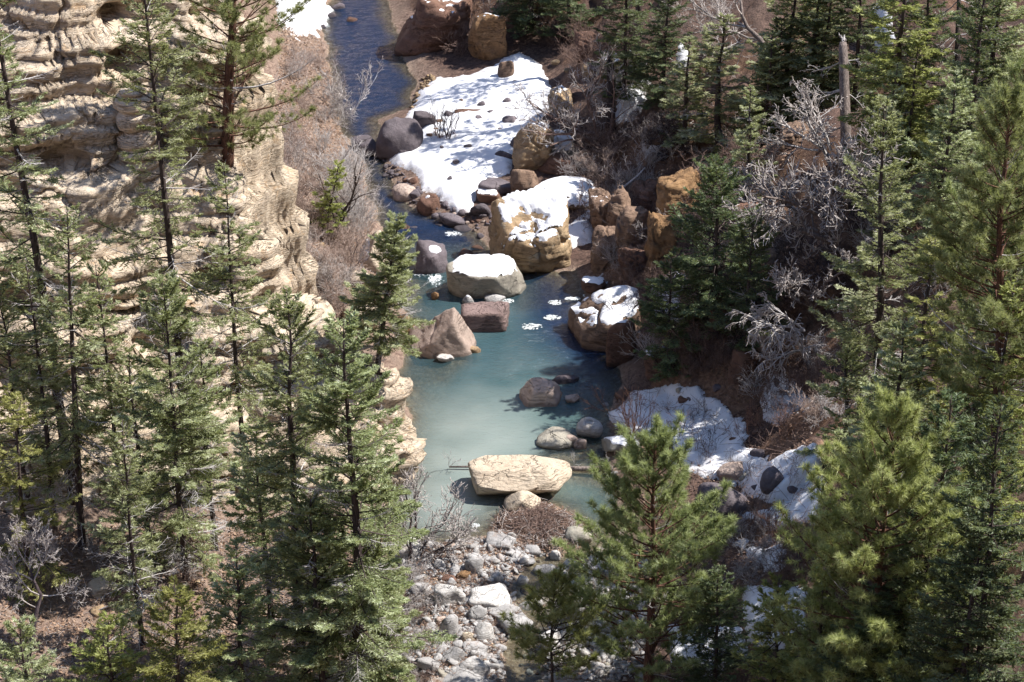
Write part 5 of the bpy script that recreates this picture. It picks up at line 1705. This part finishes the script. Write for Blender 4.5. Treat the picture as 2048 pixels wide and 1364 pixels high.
bare('bare_tree', 'pale grey leafless tree with dark stem at the upstream bend', 'bare tree', P, 7, [((0, 0, 0), (0.30, 0, 1), 3.4, 0.08), ((0, 0, 0.3), (0.75, 0, 0.9), 2.8, 0.05), ((0, 0, .3), (-0.1, 0, 1), 2.8, 0.05)], 4, [8, 6, 4], 'bark', 'palewood', 2, wander=0.18, rmin=0.010, spread=0.55, decay=0.52)
P = hit(700, 540, H)
bare('bare_shrub', 'dark leafless sprig in front of the tan wedge boulder', 'bare shrub', P, 8, [((0, 0, 0), (0.9, 0, 0.5), 1.6, 0.03), ((0, 0, 0), (0.5, 0, 1), 1.6, 0.03), ((0, 0, 0), (-0.2, 0, 1), 1.3, 0.02)], 3, [6, 4], 'darktwig', None, 1, wander=0.2, spread=0.5, decay=0.5)
P = hit(797, 1125, H)
bare('bare_tree', 'sprawling bare tree with black stem reaching over the lower pool', 'bare tree', P + np.array([0.35, 0, 0]), 9, [((0, 0, 0), (0.45, 0, 1.0), 3.0, 0.06), ((0, 0, 0), (1, -0.1, 0.35), 2.2, 0.06), ((.5, 0, .15), (1, 0, 0.8), 2.4, 0.04), ((0.1, 0, 0.8), (0.1, 0, 1), 2.2, 0.04), ((.2, 0, .1), (0.2, .3, 1), 2.6, 0.04), ((.3, 0, .3), (.8, .3, 1), 2.6, 0.04)], 4, [8, 6, 4], 'darktwig', 'palewood', 2, wander=0.20, rmin=0.012, spread=0.6, decay=0.62)
P = hit(795, 1225, H)
bare('dead_branch', 'dark forked dead branch lying at the left of the gravel bar', 'dead branch', P, 10, [((0, 0, 0.15), (1, 0.2, 0.35), 1.2, 0.04), ((0.5, 0, 0.3), (1, -0.4, 0.1), 0.9, 0.025)], 3, [4, 3], 'darktwig', None, 1, wander=0.15, spread=0.5, decay=0.5)
P = hit(815, 1330, H)
bare('dead_branch', 'dark dead branch slanting at the bottom edge beside the largest fir', 'dead branch', P, 11, [((0, 0, 0.15), (0.8, -0.6, 0.1), 1.6, 0.04), ((0, 0, 0.1), (-0.5, 0.6, 0.35), 1.2, 0.04)], 3, [4, 3], 'darktwig', None, 1, wander=0.12, spread=0.5, decay=0.5)
P = hit(1702, 520, H)
bare('bare_tree', 'large grey leafless oak with a wide twiggy crown leaning left on the right slope', 'bare tree', P, 12, [((0, 0, 0), (-0.62, -0.4, 1), 2.6, 0.13), ((-0.9, -0.5, 1.6), (-1, -0.4, 0.6), 2.9, 0.07), ((-0.8, -0.4, 1.3), (-0.1, -.4, 1), 3.0, 0.07), ((-0.5, -.2, 0.9), (0.5, -.2, 1), 2.6, 0.05), ((-.9, -.5, 1.5), (-.5, -.5, 1), 3.0, .06), ((-.6, -.4, 1.0), (-1, -.5, 0.15), 2.6, .05)], 4, [9, 7, 5], 'log', 'palewood', 2, wander=0.22, rmin=0.014, spread=0.6, decay=0.56)
P = hit(1600, 470, H)
bare('bare_tree', 'grey leafless oak with tangled crown left of the large one on the right slope', 'bare tree', P, 32, [((0, 0, 0), (-0.3, -0.2, 1), 2.0, 0.08), ((-.2, 0, .8), (-1, -0.3, 0.7), 2.0, 0.05), ((-.2, 0, .8), (0.4, -.3, 1), 2.0, 0.05)], 4, [9, 6, 5], 'log', 'palewood', 2, wander=0.22, rmin=0.014, spread=0.6, decay=0.56)
P = hit(1640, 640, H)
bare('bare_tree', 'second grey leafless oak crown below the large one on the right slope', 'bare tree', P, 13, [((0, 0, 0), (-0.4, -0.2, 1), 2.0, 0.08), ((-.2, 0, .8), (-1, -0.2, 0.6), 1.9, 0.05), ((-.2, 0, .8), (0.2, -.3, 1), 1.9, 0.05)], 4, [9, 6, 5], 'log', 'palewood', 2, wander=0.22, rmin=0.014, spread=0.6, decay=0.56)
P = hit(1618, 735, H)
bare('bare_tree', 'dead tree with pale arching boughs drooping over the rocks on the right slope', 'bare tree', P, 14, [((0, 0, 0), (-0.3, -0.1, 1), 1.6, 0.07), ((-0.2, 0, 0.9), (-1, -0.1, 0.75), 1.8, 0.045), ((-0.3, 0, 1.2), (-0.9, -0.2, 0.6), 1.7, 0.04), ((0, 0, .5), (-1, -0.1, 0.4), 1.6, 0.04), ((-.2, 0, 1.2), (-.7, 0, 1), 1.5, .04)], 4, [7, 5, 4], 'deadwood', 'palewood', 2, wander=0.16, rmin=0.014, spread=0.5, decay=0.6, gravity=0.35)
P = hit(1660, 330, H)
bare('bare_tree', 'pale dead tree heap of grey boughs left of the broken snag', 'bare tree', P, 15, [((0, 0, 0), (-0.6, -0.1, 0.8), 2.2, 0.07), ((0, 0, 0.3), (-1, -0.1, 0.5), 2.0, 0.05), ((0, 0, 0.5), (-.2, 0, 1), 2.2, 0.05), ((-.4, 0, .5), (-1, 0, 0.1), 1.8, 0.04)], 4, [9, 6, 4], 'deadwood', 'palewood', 2, wander=0.18, rmin=0.014, spread=0.5, decay=0.55, gravity=0.15)
P = hit(1500, 290, H)
bare('bare_tree', 'slim grey leafless tree in front of the ragged fir on the right', 'bare tree', P, 16, [((0, 0, 0), (-0.25, 0, 1), 2.4, 0.06), ((-.2, 0, 1), (-0.8, 0, 0.8), 1.6, 0.03), ((-.2, 0, 1), (0.4, 0, 1), 1.6, 0.03)], 4, [7, 5, 4], 'log', 'deadwood', 2, wander=0.2, rmin=0.009, spread=0.55, decay=0.55)
P = hit(1120, 260, H)
bare('bare_shrub', 'dark thin branches reaching left across the snowfield edge', 'bare shrub', P, 17, [((0, 0, 0.2), (-1, 0, 0.35), 2.2, 0.03), ((0, 0, 0.2), (-0.8, 0, 0.8), 1.6, 0.025)], 3, [6, 4], 'darktwig', None, 1, wander=0.2, spread=0.5, decay=0.5)
# bottom left tree with a bent dark trunk
b = hit(45, 1362, H)
S = 1.0 / proj(b + np.array([0, 0, 1.5]))[2]
e = empty('bare_tree', b)
tag(e, 'lavender grey leafless tree with a bent dark trunk in the lower left corner', 'bare tree')
pth = np.array([b * 0 + px_dir((x - 45) * S, (y - 1362) * S) for x, y in [(45, 1380), (62, 1290), (75, 1215), (83, 1190), (68, 1160), (60, 1135)]])
V, F = path_tube(pth, np.array([0.085, 0.08, 0.07, 0.06, 0.05, 0.035]), 7, 0.1, 3)
mk('trunk', V, F, M['darktwig'], e, None, True)
o = grow(18, [(pth[3], px_dir(-0.6, -0.5), 2.0, 0.04), (pth[4], px_dir(-0.9, -0.3, 0.2), 1.9, 0.04), (pth[5], px_dir(0.0, -1), 1.5, 0.035), (pth[4], px_dir(0.7, -0.7, -0.2), 1.7, 0.035), (pth[3], px_dir(1, -0.25), 1.5, 0.03), (pth[2], px_dir(-1, -0.1, -.2), 1.4, 0.03), (pth[5], px_dir(.4, -1, .3), 1.5, 0.03), (pth[5], px_dir(-.5, -1, -.3), 1.5, 0.03)], 4, [9, 7, 5], 0.2, 0.008, 0.55, 0.6)
V, F = segs_mesh(o, range(4), 3)
mk('twigs', V, F, M['palewood'], e, None, False)


for o_ in list(COL.objects):
    lb_ = o_.get('label', '')
    if o_.name.startswith('bare_tree') and ('oak' in lb_ or 'arching boughs' in lb_ or 'dead tree heap' in lb_ or 'gnarled' in lb_):
        k_ = 1.15 if 'gnarled' in lb_ else 1.4
        o_.scale = (k_, k_, k_)


# --- limbs, snags, logs laid out along real paths on the slope
def limb_tree(name, label, cat, base_px, pts, radii, mat, shoots, seed, twig='palewood', depth=0.0, twl=1.0, kids=(7, 5, 4), gravity=0.0):
    b = hit(*base_px, H)
    S = 1.0 / proj(b)[2]
    path = np.array([px_dir((x - base_px[0]) * S, (y - base_px[1]) * S, depth * i) for i, (x, y) in enumerate(pts)])
    e = empty(name, b)
    tag(e, label, cat)
    V, F = path_tube(path, np.array(radii), 8, 0.12, seed)
    mk('trunk', V, F, M[mat], e, None, True)
    st = []
    for (i, dx, dy, L, rad) in shoots:
        st.append((path[i], px_dir(dx, dy, np.random.default_rng(seed + i).normal() * 0.3), L, rad))
    if st:
        o = grow(seed, st, 4, list(kids), 0.2, 0.009, 0.55, 0.55, gravity)
        V, F = segs_mesh(o, range(4), 3)
        mk('twigs', V, F, M[twig], e, None, False)
    return e


limb_tree('bare_tree', 'bare leaning tree with a thick curved limb near the top right of the snow', 'bare tree', (1568, 172), [(1568, 180), (1556, 140), (1538, 105), (1520, 78), (1495, 55), (1484, 30), (1480, -20)], [0.17, 0.15, 0.14, 0.13, 0.10, 0.08, 0.05], 'log',
          [(3, -1, -0.2, 3.6, 0.08), (4, -1, 0.1, 4.2, 0.08), (4, -0.9, -0.5, 3.2, 0.06), (5, -0.8, -0.7, 2.4, 0.04), (3, -0.9, 0.7, 2.8, 0.05), (2, 0.5, -0.8, 1.4, 0.03)], 21, 'palewood', kids=(9, 7, 5))
limb_tree('snag', 'broken off grey brown snag with a splintered top among firs on the right', 'dead tree', (1692, 330), [(1692, 340), (1691, 250), (1689, 180), (1687, 120), (1686, 95), (1686, 84)], [0.25, 0.24, 0.225, 0.215, 0.20, 0.15], 'log',
          [(5, 0.15, -1, 0.30, 0.09), (5, -0.3, -1, 0.42, 0.07), (5, 0.5, -1, 0.22, 0.06), (3, 1, -0.3, 0.7, 0.03), (2, -1, 0.1, 1.7, 0.05), (2, -0.8, 0.5, 1.9, 0.04), (3, -0.9, 0.3, 1.5, 0.04), (2, 1, 0.2, 1.4, 0.03), (1, -1, 0.2, 1.8, 0.04)], 22, 'deadwood', kids=(4, 3, 2), gravity=0.2)
limb_tree('snag', 'dead branchy conifer top with drooping pale boughs at the top right', 'dead tree', (1912, 300), [(1912, 310), (1912, 220), (1915, 140), (1916, 70), (1918, 0), (1918, -60)], [0.2, 0.18, 0.16, 0.12, 0.09, 0.04], 'bark',
          [(3, -1, 0.3, 1.6, 0.035), (3, 1, 0.3, 1.7, 0.035), (2, -1, 0.5, 1.8, 0.035), (2, 1, 0.6, 1.7, 0.035), (4, 1, 0.1, 1.2, 0.03), (4, -1, 0.2, 1.2, 0.03), (3, 0.6, 0.8, 1.4, .03), (3, -.6, .7, 1.4, .03)], 23, 'deadwood', kids=(6, 5, 3), gravity=0.25)
limb_tree('tree_trunk', 'dark upright dead trunk standing behind the gnarled bare tree', 'dead tree', (1222, 262), [(1222, 266), (1221, 220), (1221, 170), (1220, 110)], [0.24, 0.23, 0.21, 0.17], 'bark', [], 24)
limb_tree('fallen_log', 'dark fallen log slanting up behind the gnarled bare tree', 'log', (1205, 298), [(1200, 300), (1240, 282), (1280, 262), (1330, 240), (1370, 228)], [0.10, 0.12, 0.13, 0.14, 0.15], 'bark', [], 25, depth=0.15)
limb_tree('dead_branch', 'pale broken branch caught above the huge tan boulder', 'dead branch', (1205, 420), [(1190, 425), (1215, 400), (1250, 372), (1275, 352), (1290, 335)], [0.03, 0.05, 0.06, 0.05, 0.03], 'deadwood',
          [(2, -1, 0.5, 1.1, 0.02), (3, 0.2, -1, 1.0, 0.02), (2, -1, -0.2, 1.2, 0.02), (3, -.8, -.4, 1.1, .02)], 26, 'palewood', kids=(5, 4, 3))
limb_tree('fallen_branch', 'dark branch propped on brown leaves at the lower left', 'dead branch', (275, 1235), [(270, 1240), (285, 1215), (300, 1200), (318, 1188)], [0.06, 0.055, 0.045, 0.03], 'darktwig', [], 27)
limb_tree('fallen_branch', 'thin pale stick lying on the brown floor at the lower left', 'dead branch', (190, 1225), [(180, 1228), (210, 1215), (245, 1200)], [0.03, 0.03, 0.02], 'deadwood', [], 28)
limb_tree('fallen_log', 'slim dead pole lying against the cream slab at the lower left', 'log', (235, 1185), [(242, 1195), (218, 1165), (196, 1132)], [0.04, 0.045, 0.035], 'log', [], 29)
# the thin trunk pinned behind the great slab
A_, B_ = G(898, 940, 0.10), G(1228, 962, 0.14)
A_[1] += 0.0; B_[1] = A_[1] - 0.2
pts = np.linspace(0, 1, 9)[:, None] * (B_ - A_)[None] + A_[None] + np.array([0, 0, 1.0]) * (0.03 * np.sin(np.linspace(0, 5, 9)))[:, None]
off = np.array([0, 0.25, 0.0])
e = empty('fallen_log', pts[0] + off)
tag(e, 'thin dead trunk pinned in the water behind the great pale slab', 'log')
V, F = path_tube(pts - pts[0], np.linspace(0.035, 0.12, 9), 7, 0.15, 5)
mk('trunk', V, F, M['log'], e, None, True)
o = grow(30, [(pts[i] - pts[0], (np.random.default_rng(i).normal() * 0.5, -0.2, (-1) ** i * 0.8), 0.7, 0.015) for i in (0, 0, 1, 1, 6, 7, 7, 8)], 3, [5, 3], 0.2, 0.006, 0.6, 0.5)
V, F = segs_mesh(o, range(3), 3)
mk('twigs', V, F, M['deadwood'], e, None, False)

# top trunks of pines whose crowns lie above the picture
for (bx, by, tx, ty, lab, sd) in [(1278, 92, 1258, -330, 'dark pine trunk entering from the top right of the snowfield', 33), (1212, 70, 1198, -300, 'thin dark pine trunk left of the other one at the top', 34)]:
    b, s, h, lean = by_base(bx, by, ty, H, tx)
    put('pine_tree', lab, 'pine tree', make_conifer('pine', sd, h, 90 / s, cb=0.42, dens=0.7, gap=0.2, leafmat='dkfir', r0=0.24, lean=(lean, 0), bsp=0.6), b - np.array([0, 0, .2]))
# ------------------------------------------------------------------ loose matter nobody could count
def scatter(n, polys, seed, fn=None, extra=0.02):
    """random points on the ground inside picture polygons"""
    r = np.random.default_rng(seed)
    out = []
    for poly, w in polys:
        poly = np.array(poly, float)
        c = np.array([hit(px, py, fn or H)[:2] for px, py in poly])
        lo, hi = c.min(0), c.max(0)
        m = int(n * w)
        x = r.uniform(lo[0], hi[0], m * 3); y = r.uniform(lo[1], hi[1], m * 3)
        k = inside(x, y, c)
        x, y = x[k][:m], y[k][:m]
        z = (fn or H)(x, y)
        ok = z > 0.02
        out.append(np.stack([x, y, z + extra], -1)[ok])
    return np.concatenate(out)


def leaf_litter(name, n, polys, seed, size, label, mat='litter', tilt=0.5):
    P = scatter(n, polys, seed)
    r = np.random.default_rng(seed + 1)
    m = len(P)
    a = r.uniform(0, 6.28, m)
    D = np.stack([np.cos(a), np.sin(a), r.normal(size=m) * tilt], -1)
    D, U, W = frames(D)
    L = r.uniform(0.5, 1.3, m)[:, None] * size
    sd = U * L * 0.32
    P = P + np.array([0, 0, 1.0]) * r.uniform(0, 0.06, (m, 1))
    V = np.stack([P, P + D * L * 0.5 + sd, P + D * L, P + D * L * 0.5 - sd], 1).reshape(-1, 3)
    t = np.repeat(np.clip(r.normal(0.5, 0.28, m), 0, 1), 4)
    o = mk(name, V, np.arange(m * 4).reshape(-1, 4), M[mat], None, {'tint': t})
    tag(o, label, 'leaf litter', kind='stuff')


LS = [(560, 60), (640, 60), (680, 240), (700, 320), (740, 440), (760, 560), (720, 660), (600, 600), (540, 400)]
LF = [(0, 1060), (420, 1040), (800, 1050), (800, 1364), (0, 1364)]
GBP = [(800, 1100), (1060, 1080), (1050, 1364), (790, 1364)]
BARP3 = [(1105, 1140), (1230, 1095), (1290, 1200), (1290, 1364), (1085, 1364), (1100, 1260)]
RS = [(1110, 250), (1320, 200), (1600, 250), (1640, 760), (1300, 760), (1220, 560)]
RB2 = [(1200, 780), (1620, 760), (1640, 1200), (1500, 1200), (1240, 960)]
leaf_litter('leaf_litter', 22000, [(LS, 0.5), (LF, 0.5)], 1, 0.13, 'dry brown leaves carpeting the left slope and the floor under the firs')
leaf_litter('leaf_litter', 9000, [(RS, 0.6), (RB2, 0.4)], 2, 0.14, 'brown leaves and bark bits strewn over the shaded right slope')
leaf_litter('leaf_litter', 7000, [(GBP, 0.6), ([(1000, 1030), (1160, 1010), (1170, 1090), (1110, 1130), (1010, 1090)], 0.4)], 3, 0.11, 'rusty dead leaves lying between the gravel bar stones')


def sticks(name, n, polys, seed, L, rad, mat, label, flat=0.25, pile=0.0, cat='twigs', fn=None):
    P = scatter(n, polys, seed, fn)
    r = np.random.default_rng(seed + 3)
    m = len(P)
    a = r.uniform(0, 6.28, m)
    D = np.stack([np.cos(a), np.sin(a), r.normal(size=m) * flat], -1)
    l = r.uniform(0.4, 1.2, m)[:, None] * L
    P = P + np.array([0, 0, 1.0]) * r.uniform(0, 1, (m, 1)) * pile
    A = P - D * l / 2
    B = P + D * l / 2
    Mid = (A + B) / 2 + r.normal(size=(m, 3)) * l * 0.10
    V, F = tubes(np.concatenate([A, Mid]), np.concatenate([Mid, B]), np.full(2 * m, rad), np.full(2 * m, rad * 0.6), 3)
    o = mk(name, V, F, M[mat], None)
    tag(o, label, cat, kind='stuff')


sticks('twig_litter', 2600, [(LS, 0.45), (LF, 0.55)], 11, 0.7, 0.010, 'palewood', 'pale fallen twigs lying on the left slope and forest floor')
sticks('twig_litter', 3200, [(RS, 0.65), (RB2, 0.35)], 12, 0.9, 0.010, 'brush', 'dark fallen twigs tangled over the right slope', 0.5, 0.3)
sticks('twig_litter', 2600, [(GBP, 0.8), (BARP3, 0.2)], 13, 0.60, 0.009, 'driftwood', 'reddish flood twigs caught between the gravel bar stones', 0.3, 0.1)
HEAP = [(985, 1058), (1005, 1030), (1050, 1022), (1075, 1008), (1110, 1028), (1150, 1030), (1172, 1060), (1140, 1078), (1165, 1096), (1110, 1090), (1075, 1100), (1035, 1078), (1010, 1082)]
sticks('driftwood_heap', 1500, [(HEAP, 1.0)], 14, 0.80, 0.011, 'driftwood', 'reddish brown heap of flood twigs in front of the great pale slab', 0.16, 0.08, 'driftwood')

# floating foam and ice scraps on the pool
def foam_patch(px, py, w, h, seed, label):
    P0 = G(px, py, 0.0)
    s = proj(P0)[2]
    r = np.random.default_rng(seed)
    RX, RY = w / s / 2, h / s / 2 / 0.45
    VV, F3, F4, nb = [], [], [], 0
    for q in range(70):
        a0, d0 = r.uniform(0, 6.28), math.sqrt(r.random())
        cx, cy = RX * d0 * math.cos(a0), RY * d0 * math.sin(a0)
        f0 = r.uniform(0.015, 0.075) * (1.3 - 0.7 * d0)
        rx, ry = RX * f0 * 2.6, max(RY * f0 * 0.8, 0.03)
        nr, na = 3, 18
        V = [[cx, cy, 0.044]]
        for i in range(1, nr + 1):
            for j in range(na):
                a = j / na * 2 * math.pi
                k = 1 + 0.6 * math.sin(2 * a + q) * math.sin(3 * a + 2.1 * q) + 0.25 * r.normal() * (i == nr)
                g = i / nr
                V.append([cx + rx * g * k * math.cos(a), cy + ry * g * k * math.sin(a), 0.014 * (1 - g ** 4) + 0.028])
        F3 += [[nb, nb + 1 + j, nb + 1 + (j + 1) % na] for j in range(na)]
        F4 += [[nb + 1 + i * na + j, nb + 1 + (i + 1) * na + j, nb + 1 + (i + 1) * na + (j + 1) % na, nb + 1 + i * na + (j + 1) % na] for i in range(nr - 1) for j in range(na)]
        VV += V
        nb += len(V)
    o = mk('foam', np.array(VV), [np.array(F3), np.array(F4)], M['foam'], None, None, True)
    o.location = P0
    tag(o, label, 'foam', kind='stuff')


for k, (px, py, w, h, lab) in enumerate([
    (1062, 654, 44, 12, 'white foam scrap floating mid pool, the largest of the drifting ones'),
    (1104, 636, 34, 10, 'white foam scrap floating right of the largest one'),
    (1110, 606, 30, 9, 'foam scrap drifting below the foam line along the dark water'),
    (1145, 598, 34, 7, 'thin foam line on the dark water at the right bank'),
    (1178, 592, 26, 6, 'short foam line touching the right bank below twigs'),
    (1015, 603, 26, 9, 'pale ice shelf fringe at the right foot of the flat snowy boulder'),
    (950, 1052, 20, 7, 'small white scrap on the shallows left of the driftwood heap'),
]):
    foam_patch(px, py, w, h, 40 + k, lab)


# pebbles too many to count, between the stones of the bar
def pebbles(n, polys, seed, lo, hi, mat, label):
    P = scatter(n, polys, seed, None, 0.0)
    r = np.random.default_rng(seed + 9)
    U, F = ico(2 if hi > 0.4 else 1)
    m = len(P)
    sz = lo + (hi - lo) * r.random(m) ** 2.5
    A = r.normal(size=(m, 3, 3)) * 0.28 + np.eye(3)[None] * np.array([1, 0.9, 0.65])[None, None, :]
    V = np.einsum('vk,mkj->mvj', U, A) * (sz / 2)[:, None, None]
    V = V * (1 + 0.13 * r.normal(size=(m, len(U), 1))) + P[:, None, :] + np.array([0, 0, 0.12])[None, None] * sz[:, None, None]
    FF = (F[None] + (np.arange(m) * len(U))[:, None, None]).reshape(-1, 3)
    o = mk('pebbles', V.reshape(-1, 3), FF, M[mat], None)
    tag(o, label, 'pebbles', kind='stuff')


BARP = [(800, 1105), (850, 1090), (930, 1082), (1000, 1070), (1070, 1085), (1060, 1150), (1030, 1200), (1050, 1250), (1020, 1300), (1010, 1364), (800, 1364)]
pebbles(1500, [(BARP, 1.0)], 21, 0.05, 0.26, 'grey', 'grey pebbles packed between the stones of the gravel bar')
pebbles(420, [(BARP, 1.0)], 27, 0.20, 0.48, 'grey', 'fist to head sized grey stones crowding the gravel bar')
pebbles(200, [(BARP3, 1.0)], 28, 0.20, 0.50, 'white', 'paler stones crowding the right side of the narrow channel')
pebbles(900, [(BARP, 1.0)], 22, 0.05, 0.22, 'white', 'whitish pebbles packed between the stones of the gravel bar')
pebbles(700, [([(1060, 1110), (1200, 1110), (1240, 1364), (1040, 1364)], 1.0)], 23, 0.06, 0.30, 'lichen', 'brownish grey pebbles along the side channel')
pebbles(1200, [(BARP3, 1.0)], 26, 0.06, 0.34, 'grey', 'grey pebbles on the stony right side of the narrow channel')
pebbles(500, [([(760, 310), (850, 390), (960, 440), (1000, 410), (1000, 450), (900, 460), (800, 420), (760, 350)], 1.0)], 24, 0.08, 0.4, 'dark', 'dark wet pebbles along the lower edge of the snowfield')
pebbles(300, [([(820, 215), (850, 150), (870, 155), (845, 235)], 1.0)], 25, 0.08, 0.3, 'tan', 'rusty pebbles at the upstream edge of the snowfield')

sticks('driftwood_heap', 45, [(HEAP, 1.0)], 16, 1.5, 0.028, 'log', 'thicker grey sticks lying across the reddish flood heap', 0.12, 0.15, 'driftwood')
sticks('driftwood_heap', 300, [(HEAP, 1.0)], 17, 0.8, 0.012, 'palewood', 'bleached sticks caught in the reddish flood heap', 0.18, 0.12, 'driftwood')
sticks('driftwood_heap', 600, [([(1020, 1050), (1080, 1015), (1120, 1040), (1100, 1075), (1050, 1070)], 1.0)], 15, 0.9, 0.012, 'brush', 'dark tangle of twigs on top of the reddish flood heap', 0.3, 0.16, 'driftwood')
# ------------------------------------------------------------------ light, sky, camera
w = bpy.data.worlds.new('World')
scene.world = w
w.use_nodes = True
wn = w.node_tree
for n in list(wn.nodes):
    wn.nodes.remove(n)
wo = wn.nodes.new('ShaderNodeOutputWorld')
bg = wn.nodes.new('ShaderNodeBackground')
sk = wn.nodes.new('ShaderNodeTexSky')
sk.sky_type = 'NISHITA'
sk.sun_disc = False
sk.sun_elevation = math.asin(SUN[2])
sk.sun_rotation = math.atan2(SUN[0], SUN[1])
sk.altitude = 1500
bg.inputs['Strength'].default_value = SKY_STRENGTH
wn.links.new(sk.outputs[0], bg.inputs['Color'])
wn.links.new(bg.outputs[0], wo.inputs['Surface'])

sl = bpy.data.lights.new('sun', 'SUN')
sl.energy = SUN_STRENGTH
sl.angle = RAD(0.53)
sl.color = (1.0, 0.955, 0.885)
so = bpy.data.objects.new('sun', sl)
COL.objects.link(so)
from mathutils import Vector
so.rotation_euler = Vector(SUN).to_track_quat('Z', 'Y').to_euler()
so.location = (40, 10, 60)

cd = bpy.data.cameras.new('camera')
cd.sensor_width = 36.0
cd.lens = 36.0 * FPX / 2048.0
cd.clip_start = 1.0
cd.clip_end = 2000
co = bpy.data.objects.new('camera', cd)
COL.objects.link(co)
co.location = CAM
co.rotation_euler = (RAD(90) - PITCH, 0, 0)
scene.camera = co

vs = scene.view_settings
vs.view_transform = 'Standard'
vs.look = 'None'
vs.exposure = EXPOSURE
vs.gamma = 1.0
scene.cycles.max_bounces = 6
scene.cycles.diffuse_bounces = 3
scene.cycles.glossy_bounces = 2
scene.cycles.transmission_bounces = 4
scene.cycles.transparent_max_bounces = 8
